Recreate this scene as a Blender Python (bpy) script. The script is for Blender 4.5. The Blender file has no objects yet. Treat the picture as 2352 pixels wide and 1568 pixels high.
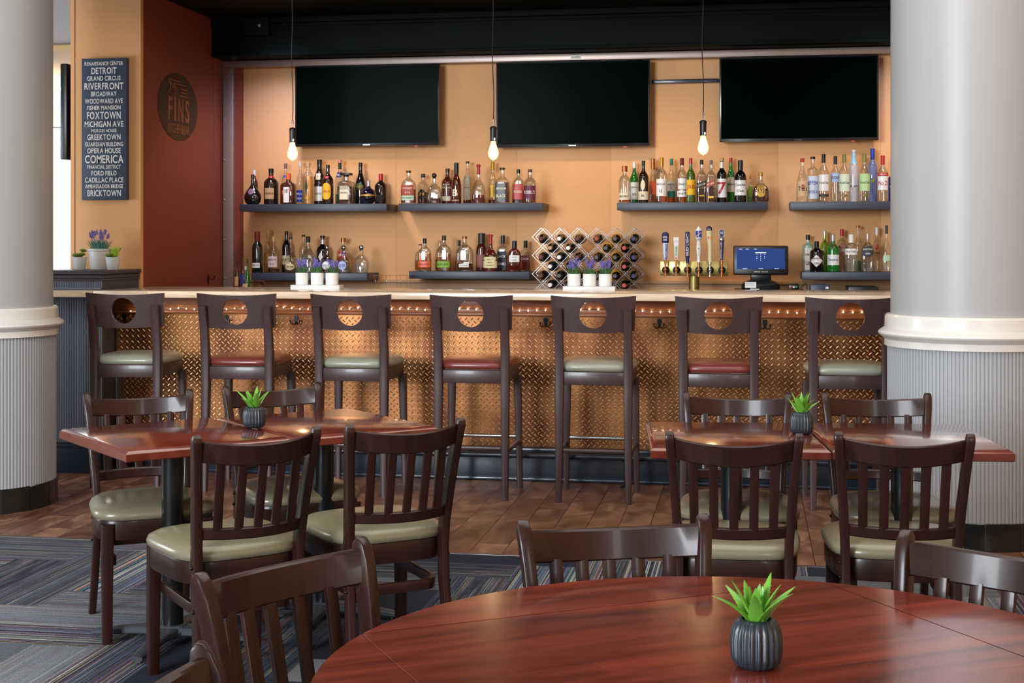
import bpy, bmesh, math, random
from mathutils import Vector, Matrix
random.seed(7)
PI = math.pi
sc = bpy.context.scene
C = sc.collection

def rgb(r, g, b):
    f = lambda v: (v/255/12.92 if v/255 <= .04045 else ((v/255+.055)/1.055)**2.4)
    return (f(r), f(g), f(b), 1)

# ------------------------------------------------------------------ camera, light, exposure
cam = bpy.data.cameras.new('camera'); cam.lens = 49.74; cam.sensor_width = 36; cam.shift_y = -0.0969
cam.clip_start = .05
co = bpy.data.objects.new('camera', cam); C.objects.link(co)
co.location = (0, 0, 1.43); co.rotation_euler = (PI/2, 0, math.radians(9.5))
sc.camera = co
sc.view_settings.view_transform = 'Standard'; sc.view_settings.look = 'None'
sc.view_settings.exposure = 0.48; sc.view_settings.gamma = 1
sc.cycles.transparent_max_bounces = 24
sc.cycles.max_bounces = 8
sc.cycles.sample_clamp_indirect = 6

w = bpy.data.worlds.new('world'); sc.world = w; w.use_nodes = True
w.node_tree.nodes['Background'].inputs[0].default_value = (.80, .82, .86, 1)
w.node_tree.nodes['Background'].inputs[1].default_value = .21

def area(name, loc, target, sx, sy, power, col, spread=PI):
    l = bpy.data.lights.new(name, 'AREA'); l.shape = 'RECTANGLE'; l.size = sx; l.size_y = sy
    l.energy = power; l.color = col; l.spread = spread
    o = bpy.data.objects.new(name, l); C.objects.link(o); o.location = loc
    o.rotation_euler = (Vector(target)-Vector(loc)).to_track_quat('-Z', 'Y').to_euler()
    return o
# tall windows of the dining room, behind and to the left of the viewer, and one behind to the right
area('window_light', (-5.2, -4.0, 3.0), (-1.2, 8.6, 1.2), 3.4, 3.0, 820, (.86, .93, 1.0))
area('window_light', (2.9, -3.0, 2.4), (-.8, 7.0, .9), 1.2, 2.2, 60, (.86, .93, 1.0))
area('window_light', (-7.8, 6.2, 1.5), (-4.2, 8.6, 1.1), 2.2, 1.6, 75, (.88, .94, 1.0))
area('overhead_fill', (-.6, 4.4, 4.2), (-.6, 4.41, 0), 5, 3.4, 110, (1, .95, .88))  # unseen area lamp added overhead as fill for floor and tables
# ceiling downlights over the bar aisle
for dx in (-3.2, -1.0, 1.2):
    l = bpy.data.lights.new('downlight', 'SPOT'); l.energy = 38; l.spot_size = 1.9; l.spot_blend = .9
    l.color = (1, .72, .45); l.shadow_soft_size = .08
    o = bpy.data.objects.new('downlight', l); C.objects.link(o); o.location = (dx, 9.1, 2.98)
    o.rotation_euler = (math.radians(22), 0, 0)

for dx, e_ in ((-3.4, 42), (.9, 20)):   # added bluish fill at both alcove ends, tinting the wall pink
    l = bpy.data.lights.new('cool_tint_fill', 'SPOT'); l.energy = e_; l.spot_size = 1.7; l.spot_blend = 1; l.color = (.55, .62, 1); l.shadow_soft_size = .15
    o = bpy.data.objects.new('cool_tint_fill', l); C.objects.link(o); o.location = (dx, 9.55, 2.95); o.rotation_euler = (math.radians(30), 0, 0)

# ------------------------------------------------------------------ materials
def newmat(name):
    m = bpy.data.materials.new(name); m.use_nodes = True
    nt = m.node_tree; b = nt.nodes['Principled BSDF']
    return m, nt, b
def N(nt, t, **kw):
    n = nt.nodes.new(t)
    for k, v in kw.items(): setattr(n, k, v)
    return n
_pm = {}
def pm(name, col, rough=.5, metal=0, spec=.5, coat=0, var=0, vs=8, bump=0, bs=60, emit=0):
    if name in _pm: return _pm[name]
    m, nt, b = newmat(name)
    b.inputs['Base Color'].default_value = col
    b.inputs['Roughness'].default_value = rough; b.inputs['Metallic'].default_value = metal
    b.inputs['Specular IOR Level'].default_value = spec; b.inputs['Coat Weight'].default_value = coat
    b.inputs['Coat Roughness'].default_value = .12
    tc = N(nt, 'ShaderNodeTexCoord')
    if var:
        no = N(nt, 'ShaderNodeTexNoise'); no.inputs['Scale'].default_value = vs; no.inputs['Detail'].default_value = 4
        nt.links.new(tc.outputs['Object'], no.inputs['Vector'])
        mx = N(nt, 'ShaderNodeMix', data_type='RGBA')
        mx.inputs[6].default_value = tuple(c*(1-var) for c in col[:3])+(1,)
        mx.inputs[7].default_value = tuple(min(1, c*(1+var)) for c in col[:3])+(1,)
        nt.links.new(no.outputs['Fac'], mx.inputs[0]); nt.links.new(mx.outputs[2], b.inputs['Base Color'])
    if bump:
        no2 = N(nt, 'ShaderNodeTexNoise'); no2.inputs['Scale'].default_value = bs; no2.inputs['Detail'].default_value = 3
        nt.links.new(tc.outputs['Object'], no2.inputs['Vector'])
        bp = N(nt, 'ShaderNodeBump'); bp.inputs['Strength'].default_value = bump; bp.inputs['Distance'].default_value = .002
        nt.links.new(no2.outputs['Fac'], bp.inputs['Height']); nt.links.new(bp.outputs[0], b.inputs['Normal'])
    if emit:
        b.inputs['Emission Color'].default_value = col; b.inputs['Emission Strength'].default_value = emit
    _pm[name] = m
    return m
def wood(name, c1, c2, stretch=(1, 14, 14), scale=3, rough=.35, coat=.2, bump=.05, plank=0, pv=.25, spec=.5):
    m, nt, b = newmat(name)
    tc = N(nt, 'ShaderNodeTexCoord'); mp = N(nt, 'ShaderNodeMapping'); mp.inputs['Scale'].default_value = stretch
    nt.links.new(tc.outputs['Object'], mp.inputs[0])
    no = N(nt, 'ShaderNodeTexNoise'); no.inputs['Scale'].default_value = scale; no.inputs['Detail'].default_value = 8
    no.inputs['Distortion'].default_value = .6; no.inputs['Roughness'].default_value = .62
    nt.links.new(mp.outputs[0], no.inputs['Vector'])
    cr = N(nt, 'ShaderNodeValToRGB'); cr.color_ramp.elements[0].color = c1; cr.color_ramp.elements[1].color = c2
    cr.color_ramp.elements[0].position = .32; cr.color_ramp.elements[1].position = .68
    nt.links.new(no.outputs['Fac'], cr.inputs[0])
    out = cr.outputs[0]
    if plank:   # boards glued side by side: each its own tone
        sx = N(nt, 'ShaderNodeSeparateXYZ'); nt.links.new(tc.outputs['Object'], sx.inputs[0])
        ax = 1 if stretch[0] < stretch[1] else 0
        dv = N(nt, 'ShaderNodeMath', operation='DIVIDE'); nt.links.new(sx.outputs[ax], dv.inputs[0]); dv.inputs[1].default_value = plank
        fl = N(nt, 'ShaderNodeMath', operation='FLOOR'); nt.links.new(dv.outputs[0], fl.inputs[0])
        wn = N(nt, 'ShaderNodeTexWhiteNoise', noise_dimensions='1D'); nt.links.new(fl.outputs[0], wn.inputs['W'])
        # board ends
        dl = N(nt, 'ShaderNodeMath', operation='MULTIPLY_ADD'); nt.links.new(sx.outputs[1-ax], dl.inputs[0]); dl.inputs[1].default_value = .8
        nt.links.new(wn.outputs[0], dl.inputs[2])
        f2 = N(nt, 'ShaderNodeMath', operation='FLOOR'); nt.links.new(dl.outputs[0], f2.inputs[0])
        cb = N(nt, 'ShaderNodeCombineXYZ'); nt.links.new(fl.outputs[0], cb.inputs[0]); nt.links.new(f2.outputs[0], cb.inputs[1])
        w2 = N(nt, 'ShaderNodeTexWhiteNoise', noise_dimensions='3D'); nt.links.new(cb.outputs[0], w2.inputs['Vector'])
        mr = N(nt, 'ShaderNodeMapRange'); mr.inputs[3].default_value = 1-pv; mr.inputs[4].default_value = 1+pv
        nt.links.new(w2.outputs[0], mr.inputs[0])
        mx = N(nt, 'ShaderNodeVectorMath', operation='SCALE'); nt.links.new(out, mx.inputs[0]); nt.links.new(mr.outputs[0], mx.inputs['Scale'])
        out = mx.outputs[0]
    nt.links.new(out, b.inputs['Base Color'])
    b.inputs['Roughness'].default_value = rough; b.inputs['Coat Weight'].default_value = coat; b.inputs['Coat Roughness'].default_value = .1
    b.inputs['Specular IOR Level'].default_value = spec
    if bump:
        bp = N(nt, 'ShaderNodeBump'); bp.inputs['Strength'].default_value = bump; bp.inputs['Distance'].default_value = .001
        nt.links.new(no.outputs['Fac'], bp.inputs['Height']); nt.links.new(bp.outputs[0], b.inputs['Normal'])
    return m
def thinglass(name, tint, base=.05, frost=0):
    m = bpy.data.materials.new(name); m.use_nodes = True; nt = m.node_tree; nt.nodes.clear()
    o = N(nt, 'ShaderNodeOutputMaterial'); t = N(nt, 'ShaderNodeBsdfTransparent'); t.inputs[0].default_value = tint
    g = N(nt, 'ShaderNodeBsdfGlossy'); g.inputs['Roughness'].default_value = .04
    lw = N(nt, 'ShaderNodeLayerWeight'); lw.inputs[0].default_value = .35
    ma = N(nt, 'ShaderNodeMath', operation='MULTIPLY_ADD'); ma.inputs[1].default_value = .55; ma.inputs[2].default_value = base
    nt.links.new(lw.outputs['Facing'], ma.inputs[0])
    mx = N(nt, 'ShaderNodeMixShader'); nt.links.new(ma.outputs[0], mx.inputs[0])
    src = t.outputs[0]
    if frost:
        d = N(nt, 'ShaderNodeBsdfDiffuse'); d.inputs[0].default_value = tint
        m2 = N(nt, 'ShaderNodeMixShader'); m2.inputs[0].default_value = frost
        nt.links.new(t.outputs[0], m2.inputs[1]); nt.links.new(d.outputs[0], m2.inputs[2]); src = m2.outputs[0]
    nt.links.new(src, mx.inputs[1]); nt.links.new(g.outputs[0], mx.inputs[2]); nt.links.new(mx.outputs[0], o.inputs[0])
    return m

M = {}
M['chair'] = wood('dark_walnut_stain', rgb(36, 16, 12), rgb(50, 24, 18), (6, 6, 1), 2.5, .36, .14, .03, spec=.32)
M['stool'] = wood('dusky_walnut_stain', rgb(60, 40, 40), rgb(72, 51, 51), (6, 6, 1), 2.5, .36, .15, .04)
M['olive'] = pm('olive_vinyl', rgb(126, 118, 94), .3, coat=.25, bump=.25, bs=160)
M['sage'] = pm('sage_vinyl', rgb(150, 152, 134), .3, coat=.25, bump=.25, bs=160)
M['burg'] = pm('burgundy_vinyl', rgb(118, 50, 46), .3, coat=.25, bump=.25, bs=160)
M['piping'] = pm('dull_piping', rgb(120, 112, 96), .4)
M['bolt'] = pm('bronze_bolt', rgb(60, 44, 36), .25, .9)
M['table'] = wood('cherry_stain', rgb(94, 32, 22), rgb(124, 50, 33), (3, 1, 3), 3, .2, 1, .02, plank=.11, pv=.14)
M['round'] = wood('mahogany_stain', rgb(82, 26, 18), rgb(146, 60, 38), (1, 9, 9), 2.2, .2, .9, .02, plank=.09, pv=.2)
M['edge'] = wood('cherry_edge', rgb(118, 36, 24), rgb(138, 50, 30), (1, 6, 6), 4, .28, .4, .02)
M['iron'] = pm('black_cast_iron', rgb(74, 80, 88), .4, .4, bump=.3, bs=200)
M['blackpost'] = pm('black_post', rgb(14, 17, 18), .3, .2, coat=.3)
M['chrome'] = pm('chrome', rgb(190, 192, 196), .18, 1)
M['steel'] = pm('brushed_steel', rgb(150, 145, 142), .3, .9)
M['maple'] = wood('pale_maple_butcher_block', rgb(218, 186, 152), rgb(244, 224, 198), (1, 9, 9), 4, .16, .5, .01, plank=.045, pv=.13)
M['apron'] = wood('amber_pine', rgb(110, 62, 32), rgb(140, 84, 48), (1, 10, 10), 4, .4, .1, .04)
M['navy'] = pm('navy_gloss_paint', rgb(30, 42, 58), .32, coat=.3, var=.2, bump=.2, bs=40)
M['slate'] = pm('slate_paint', rgb(104, 110, 126), .45, var=.05, bump=.1)
M['slate_cap'] = pm('charcoal_cap_paint', rgb(70, 66, 72), .4)
M['orange'] = pm('apricot_wall_paint', rgb(222, 166, 112), .62, var=.03, vs=3, bump=.35, bs=260)
M['rust'] = pm('rust_wall_paint', rgb(130, 58, 42), .55, var=.04, vs=2, bump=.1)
M['black_ceiling'] = pm('bottle_green_black_paint', rgb(6, 13, 8), .7, spec=.12, var=.2, vs=5)
M['frame_metal'] = pm('satin_aluminium', rgb(160, 142, 134), .38, .55, var=.06, vs=6)
M['shelf'] = pm('charcoal_shelf', rgb(52, 58, 74), .42, var=.08, vs=12)
M['white_pillar'] = pm('warm_grey_column_paint', rgb(170, 170, 170), .4, bump=.15, bs=14, var=.02)
M['white_trim'] = pm('gloss_white_trim', rgb(226, 222, 214), .25, coat=.3)
M['flute'] = pm('column_beadboard_paint', rgb(166, 168, 171), .5)
M['tilebase'] = pm('black_marble_tile', rgb(20, 26, 26), .15, coat=.5, var=.5, vs=10)
M['grout'] = pm('grout', rgb(110, 112, 108), .8)
M['tvblack'] = pm('tv_screen', rgb(2, 7, 4), .2, spec=.008)
M['tvbezel'] = pm('tv_bezel', rgb(20, 24, 30), .25, coat=.4)
M['black'] = pm('black_plastic', rgb(18, 18, 20), .35)
M['marble'] = pm('white_marble', rgb(224, 222, 220), .25, var=.05, vs=18)
M['whitepot'] = pm('white_glazed_pot', rgb(236, 234, 230), .35, var=.03, vs=20)
M['greypot'] = pm('pale_concrete_pot', rgb(198, 202, 204), .6, var=.06, vs=14, bump=.2)
M['vase'] = pm('charcoal_ribbed_ceramic', rgb(34, 42, 50), .38, spec=.6)
M['grass'] = pm('artificial_grass_green', rgb(78, 122, 70), .5, var=.35, vs=60)
M['teal_grass'] = pm('teal_lavender_leaf', rgb(96, 150, 134), .55, var=.3, vs=60)
M['lav'] = pm('lavender_violet', rgb(126, 116, 196), .6, var=.35, vs=90)
M['aloe'] = pm('aloe_green', rgb(104, 164, 54), .35, coat=.15, var=.3, vs=25)
M['succ'] = pm('succulent_green', rgb(128, 152, 72), .45, var=.35, vs=40)
M['lime'] = pm('lime_succulent', rgb(162, 196, 50), .45, var=.3, vs=40)
M['brass'] = pm('aged_brass', rgb(176, 158, 98), .32, .85, var=.25, vs=14)
M['copperf'] = pm('tarnished_copper', rgb(184, 120, 76), .3, .8, var=.2, vs=40)
M['hook'] = pm('dark_iron_hook', rgb(28, 30, 34), .35, .6)
M['soil'] = pm('soil', rgb(50, 40, 30), .9)
M['white'] = pm('white_ink', rgb(232, 232, 230), .5)
M['glass'] = thinglass('clear_glass', (.97, .98, .98, 1), .06)

# copper tread plate: patchy hammered copper
m, nt, b = newmat('copper_tread_plate'); M['copper'] = m
tc = N(nt, 'ShaderNodeTexCoord'); mp = N(nt, 'ShaderNodeMapping'); mp.inputs['Scale'].default_value = (1.6, 1, .9)
nt.links.new(tc.outputs['Object'], mp.inputs[0])
no = N(nt, 'ShaderNodeTexNoise'); no.inputs['Scale'].default_value = 2.2; no.inputs['Detail'].default_value = 5
nt.links.new(mp.outputs[0], no.inputs['Vector'])
cr = N(nt, 'ShaderNodeValToRGB'); cr.color_ramp.elements[0].position = .35; cr.color_ramp.elements[1].position = .66
cr.color_ramp.elements[0].color = rgb(102, 56, 32); cr.color_ramp.elements[1].color = rgb(180, 120, 72)
nt.links.new(no.outputs['Fac'], cr.inputs[0]); nt.links.new(cr.outputs[0], b.inputs['Base Color'])
b.inputs['Metallic'].default_value = .8; b.inputs['Roughness'].default_value = .36
M['copper_glint'] = pm('copper_treads_painted_glint', rgb(244, 200, 150), .24, metal=.85)  # brighter copper for the treads: window glints put into their colour

# wood-look plank tiles: boards run towards the bar
m, nt, b = newmat('wood_look_plank_tile'); M['floor'] = m
tc = N(nt, 'ShaderNodeTexCoord'); sp = N(nt, 'ShaderNodeSeparateXYZ'); nt.links.new(tc.outputs['Object'], sp.inputs[0])
ay = N(nt, 'ShaderNodeMath', operation='ADD'); ay.inputs[1].default_value = -7.208+.596*20; nt.links.new(sp.outputs[1], ay.inputs[0])
ax = N(nt, 'ShaderNodeMath', operation='ADD'); ax.inputs[1].default_value = .804+.1565*100; nt.links.new(sp.outputs[0], ax.inputs[0])
cb = N(nt, 'ShaderNodeCombineXYZ'); nt.links.new(ay.outputs[0], cb.inputs[0]); nt.links.new(ax.outputs[0], cb.inputs[1])
br = N(nt, 'ShaderNodeTexBrick', offset=.5, squash=1); nt.links.new(cb.outputs[0], br.inputs['Vector'])
br.inputs['Scale'].default_value = 1; br.inputs['Brick Width'].default_value = .596; br.inputs['Row Height'].default_value = .1565
br.inputs['Mortar Size'].default_value = .0022; br.inputs['Mortar Smooth'].default_value = .1
br.inputs['Color1'].default_value = (.0, .0, .0, 1); br.inputs['Color2'].default_value = (1, 1, 1, 1); br.inputs['Mortar'].default_value = (.5, .5, .5, 1)
no = N(nt, 'ShaderNodeTexNoise'); no.inputs['Scale'].default_value = 3.4; no.inputs['Detail'].default_value = 7; no.inputs['Distortion'].default_value = 1.2
mp = N(nt, 'ShaderNodeMapping'); mp.inputs['Scale'].default_value = (1.6, .8, 1)
ad = N(nt, 'ShaderNodeVectorMath', operation='MULTIPLY_ADD'); ad.inputs[1].default_value = (5, 5, 5)
nt.links.new(br.outputs['Color'], ad.inputs[0]); nt.links.new(tc.outputs['Object'], ad.inputs[2])
nt.links.new(ad.outputs[0], mp.inputs[0]); nt.links.new(mp.outputs[0], no.inputs['Vector'])
cr = N(nt, 'ShaderNodeValToRGB'); e = cr.color_ramp.elements
e[0].position = .3; e[0].color = rgb(86, 52, 36); e[1].position = .72; e[1].color = rgb(164, 124, 98)
x = e.new(.5); x.color = rgb(118, 80, 60)
nt.links.new(no.outputs['Fac'], cr.inputs[0])
mr = N(nt, 'ShaderNodeMapRange'); mr.inputs[3].default_value = .85; mr.inputs[4].default_value = 1.15; nt.links.new(br.outputs['Color'], mr.inputs[0])
sv = N(nt, 'ShaderNodeVectorMath', operation='SCALE'); nt.links.new(cr.outputs[0], sv.inputs[0]); nt.links.new(mr.outputs[0], sv.inputs['Scale'])
mx = N(nt, 'ShaderNodeMix', data_type='RGBA'); nt.links.new(br.outputs['Fac'], mx.inputs[0]); nt.links.new(sv.outputs[0], mx.inputs[6]); mx.inputs[7].default_value = rgb(34, 24, 20)
nt.links.new(mx.outputs[2], b.inputs['Base Color']); b.inputs['Roughness'].default_value = .38
bp = N(nt, 'ShaderNodeBump'); bp.inputs['Strength'].default_value = .35; bp.inputs['Distance'].default_value = .002
iv = N(nt, 'ShaderNodeMath', operation='SUBTRACT'); iv.inputs[0].default_value = 1; nt.links.new(br.outputs['Fac'], iv.inputs[1])
ad2 = N(nt, 'ShaderNodeMath', operation='MULTIPLY_ADD'); ad2.inputs[1].default_value = .25; nt.links.new(no.outputs['Fac'], ad2.inputs[0]); nt.links.new(iv.outputs[0], ad2.inputs[2])
nt.links.new(ad2.outputs[0], bp.inputs['Height']); nt.links.new(bp.outputs[0], b.inputs['Normal'])

# striped carpet planks: UV.x along, UV.y across; face attributes: seed, plain (0 striped .. 1 plain), tone
m, nt, b = newmat('striped_carpet'); M['carpet'] = m
uv = N(nt, 'ShaderNodeUVMap'); sp = N(nt, 'ShaderNodeSeparateXYZ'); nt.links.new(uv.outputs[0], sp.inputs[0])
at = N(nt, 'ShaderNodeAttribute', attribute_name='seedcol'); sa = N(nt, 'ShaderNodeSeparateColor'); nt.links.new(at.outputs['Color'], sa.inputs[0])
th = N(nt, 'ShaderNodeMath', operation='DIVIDE'); th.inputs[1].default_value = .0042; nt.links.new(sp.outputs[1], th.inputs[0])
tf = N(nt, 'ShaderNodeMath', operation='FLOOR'); nt.links.new(th.outputs[0], tf.inputs[0])
cb = N(nt, 'ShaderNodeCombineXYZ'); nt.links.new(tf.outputs[0], cb.inputs[0]); nt.links.new(sa.outputs[0], cb.inputs[1])
wn = N(nt, 'ShaderNodeTexWhiteNoise', noise_dimensions='3D'); nt.links.new(cb.outputs[0], wn.inputs['Vector'])
cr = N(nt, 'ShaderNodeValToRGB'); cr.color_ramp.interpolation = 'CONSTANT'; e = cr.color_ramp.elements
pal = [(0, (52, 54, 66)), (.17, (88, 92, 104)), (.3, (40, 42, 54)), (.42, (104, 120, 140)), (.52, (62, 110, 150)), (.6, (146, 92, 84)),
       (.68, (176, 168, 132)), (.78, (128, 96, 120)), (.86, (190, 190, 180)), (.93, (70, 130, 140))]
e[0].position = 0; e[0].color = rgb(*pal[0][1]); e[1].position = .17; e[1].color = rgb(*pal[1][1])
for p_, c_ in pal[2:]:
    q = e.new(p_); q.color = rgb(*c_)
nt.links.new(wn.outputs['Value'], cr.inputs[0])
# dark or grey ground taking over in soft patches along the plank
mp = N(nt, 'ShaderNodeMapping'); mp.inputs['Scale'].default_value = (3, 26, 1); nt.links.new(uv.outputs[0], mp.inputs[0])
o4 = N(nt, 'ShaderNodeVectorMath', operation='MULTIPLY_ADD'); o4.inputs[1].default_value = (31, 17, 5); nt.links.new(at.outputs['Color'], o4.inputs[0]); nt.links.new(mp.outputs[0], o4.inputs[2])
no = N(nt, 'ShaderNodeTexNoise'); no.inputs['Scale'].default_value = 1; no.inputs['Detail'].default_value = 3; nt.links.new(o4.outputs[0], no.inputs['Vector'])
ma = N(nt, 'ShaderNodeMath', operation='MULTIPLY_ADD'); nt.links.new(no.outputs['Fac'], ma.inputs[0]); ma.inputs[1].default_value = 1.6; 
sb = N(nt, 'ShaderNodeMath', operation='MULTIPLY_ADD'); nt.links.new(sa.outputs[1], sb.inputs[0]); sb.inputs[1].default_value = 1.5; sb.inputs[2].default_value = -.95
nt.links.new(sb.outputs[0], ma.inputs[2]); ma.use_clamp = True
gr = N(nt, 'ShaderNodeMix', data_type='RGBA'); nt.links.new(sa.outputs[2], gr.inputs[0]); gr.inputs[6].default_value = rgb(46, 48, 60); gr.inputs[7].default_value = rgb(130, 134, 140)
mx = N(nt, 'ShaderNodeMix', data_type='RGBA'); nt.links.new(ma.outputs[0], mx.inputs[0]); nt.links.new(cr.outputs[0], mx.inputs[6]); nt.links.new(gr.outputs[2], mx.inputs[7])
fz = N(nt, 'ShaderNodeTexNoise'); fz.inputs['Scale'].default_value = 420; fz.inputs['Detail'].default_value = 1; nt.links.new(N(nt, 'ShaderNodeTexCoord').outputs['Object'], fz.inputs['Vector'])
mr = N(nt, 'ShaderNodeMapRange'); mr.inputs[1].default_value = .3; mr.inputs[2].default_value = .7; mr.inputs[3].default_value = .55; mr.inputs[4].default_value = 1.45
nt.links.new(fz.outputs['Fac'], mr.inputs[0])
sv = N(nt, 'ShaderNodeVectorMath', operation='SCALE'); nt.links.new(mx.outputs[2], sv.inputs[0]); nt.links.new(mr.outputs[0], sv.inputs['Scale'])
nt.links.new(sv.outputs[0], b.inputs['Base Color']); b.inputs['Roughness'].default_value = .95; b.inputs['Specular IOR Level'].default_value = .1
bp = N(nt, 'ShaderNodeBump'); bp.inputs['Strength'].default_value = .5; bp.inputs['Distance'].default_value = .002
nt.links.new(fz.outputs['Fac'], bp.inputs['Height']); nt.links.new(bp.outputs[0], b.inputs['Normal'])

# ------------------------------------------------------------------ mesh helpers
def sgnp(v, p): return math.copysign(abs(v)**p, v)
class MB:
    def __init__(s): s.bm = bmesh.new(); s.mi = 0
    def loft(s, rings, c0=True, c1=True, closed=True, mi=None):
        mi = s.mi if mi is None else mi
        vs = [[s.bm.verts.new(p) for p in r] for r in rings]
        n = len(vs[0])
        for a, b_ in zip(vs, vs[1:]):
            for i in range(n if closed else n-1):
                j = (i+1) % n
                try:
                    f = s.bm.faces.new((a[i], a[j], b_[j], b_[i])); f.material_index = mi
                except ValueError: pass
        if closed and c0:
            f = s.bm.faces.new(vs[0][::-1]); f.material_index = mi
        if closed and c1:
            f = s.bm.faces.new(vs[-1]); f.material_index = mi
        return s
    def box(s, x0, x1, y0, y1, z0, z1, bev=0, mi=None, M_=None):
        b_ = min(bev, (x1-x0)/2.01, (y1-y0)/2.01, (z1-z0)/2.01)
        def ring(z, d):
            e = b_
            X0, X1, Y0, Y1 = x0+d, x1-d, y0+d, y1-d
            if e <= 0: P = [(X0, Y0), (X1, Y0), (X1, Y1), (X0, Y1)]
            else:
                P = []
                for cx, cy, sx, sy, order in ((X0, Y0, 1, 1, 0), (X1, Y0, -1, 1, 1), (X1, Y1, -1, -1, 0), (X0, Y1, 1, -1, 1)):
                    a = (cx, cy+sy*e); c_ = (cx+sx*e, cy); q = (cx+sx*e*.29, cy+sy*e*.29)
                    P += [a, q, c_] if order == 0 else [c_, q, a]
            return [Vector((p[0], p[1], z)) for p in P]
        if b_ > 0: R = [ring(z0, b_*.71), ring(z0+b_*.29, b_*.21), ring(z0+b_, 0), ring(z1-b_, 0), ring(z1-b_*.29, b_*.21), ring(z1, b_*.71)]
        else: R = [ring(z0, 0), ring(z1, 0)]
        if M_ is not None: R = [[M_ @ p for p in r] for r in R]
        return s.loft(R, mi=mi)
    def tube(s, pts, r, n=8, mi=None, up=None):
        return s.sweep(pts, [(math.cos(2*PI*i/n), math.sin(2*PI*i/n)) for i in range(n)], r, mi=mi)
    def sweep(s, pts, sec, r=1, mi=None, up=None, closed=False, caps=True):
        """sec = list of (a, b); a runs along side (tangent x up), b along up; r a number or one per point, or (ra, rb)"""
        pts = [Vector(p) for p in pts]; n = len(pts); rings = []; pu = None
        for i, p in enumerate(pts):
            if closed: t = (pts[(i+1) % n]-pts[i-1]).normalized()
            else: t = (pts[min(i+1, n-1)]-pts[max(i-1, 0)]).normalized()
            if up is not None: u0 = Vector(up)
            elif pu is not None: u0 = pu
            else: u0 = Vector((0, 0, 1)) if abs(t.z) < .9 else Vector((0, 1, 0))
            sd = t.cross(u0).normalized(); u = sd.cross(t).normalized(); pu = u
            rr = r[i] if isinstance(r, (list, tuple)) and len(r) == n and n != 2 or isinstance(r, list) else r
            ra, rb = rr if isinstance(rr, tuple) else (rr, rr)
            rings.append([p+sd*(a*ra)+u*(b_*rb) for a, b_ in sec])
        if closed: rings.append(rings[0][:]); caps = False
        return s.loft(rings, c0=caps, c1=caps, mi=mi)
    def lathe(s, prof, seg=24, n=2, dy=1, c=(0, 0, 0), mi=None, caps=True, fx=None):
        rings = []
        for r, z in prof:
            R = []
            for i in range(seg):
                a = 2*PI*i/seg
                k = fx(a, z) if fx else 1
                x_ = sgnp(math.cos(a), 2/n)*r*k; y_ = sgnp(math.sin(a), 2/n)*r*dy*k
                R.append(Vector((c[0]+x_, c[1]+y_, c[2]+z)))
            rings.append(R)
        return s.loft(rings, c0=caps, c1=caps, mi=mi)
    def ball(s, c, r, seg=12, rz=None, mi=None):
        rz = rz or r; k = max(4, seg//2)
        return s.lathe([(max(1e-5, r*math.sin(PI*i/k)), -rz*math.cos(PI*i/k)) for i in range(k+1)], seg, c=c, mi=mi)
    def faces2d(s, vf, fn, mi=None):
        vs = [s.bm.verts.new(fn(*p)) for p in vf[0]]
        for f in vf[1]:
            try:
                q = s.bm.faces.new([vs[i] for i in f]); q.material_index = s.mi if mi is None else mi
            except ValueError: pass
    def build(s, name, mats, parent=None, ang=35, loc=None, rz=0, smooth=True, fix=True):
        me = bpy.data.meshes.new(name)
        if fix: bmesh.ops.recalc_face_normals(s.bm, faces=s.bm.faces)
        s.bm.to_mesh(me); s.bm.free()
        for m_ in (mats if isinstance(mats, (list, tuple)) else [mats]): me.materials.append(m_)
        if smooth:
            me.shade_smooth(); me.set_sharp_from_angle(angle=math.radians(ang))
        o = bpy.data.objects.new(name, me); C.objects.link(o)
        if parent is not None: o.parent = parent
        if loc is not None: o.location = loc
        o.rotation_euler = (0, 0, rz)
        return o
def sec_rect(w_, h_, b_=.25):
    """unit-sized rounded rectangle section, w along side, h along up"""
    e = min(w_, h_)*b_; X, Y_ = w_/2, h_/2
    return [(-X, -Y_+e), (-X+e*.3, -Y_+e*.3), (-X+e, -Y_), (X-e, -Y_), (X-e*.3, -Y_+e*.3), (X, -Y_+e), (X, Y_-e), (X-e*.3, Y_-e*.3), (X-e, Y_), (-X+e, Y_), (-X+e*.3, Y_-e*.3), (-X, Y_-e)]
def tag(o, label=None, cat=None, group=None, kind=None):
    for k, v in (('label', label), ('category', cat), ('group', group), ('kind', kind)):
        if v: o[k] = v
    return o
def thing(name, label, cat, loc=(0, 0, 0), rz=0, group=None):
    o = bpy.data.objects.new(name, None); C.objects.link(o); o.empty_display_size = .05
    o.location = loc; o.rotation_euler = (0, 0, rz)
    return tag(o, label, cat, group)
KIDS = {}
def dup(root, loc, rz, label=None, group=None):
    def cp(o, par):
        n = o.copy(); C.objects.link(n); n.parent = par
        for ch in kids(o): cp(ch, n)
        return n
    r = cp(root, None); r.location = loc; r.rotation_euler = (0, 0, rz)
    if label: r['label'] = label
    if group: r['group'] = group
    return r
def kids(o):
    return list(o.children)

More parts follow.
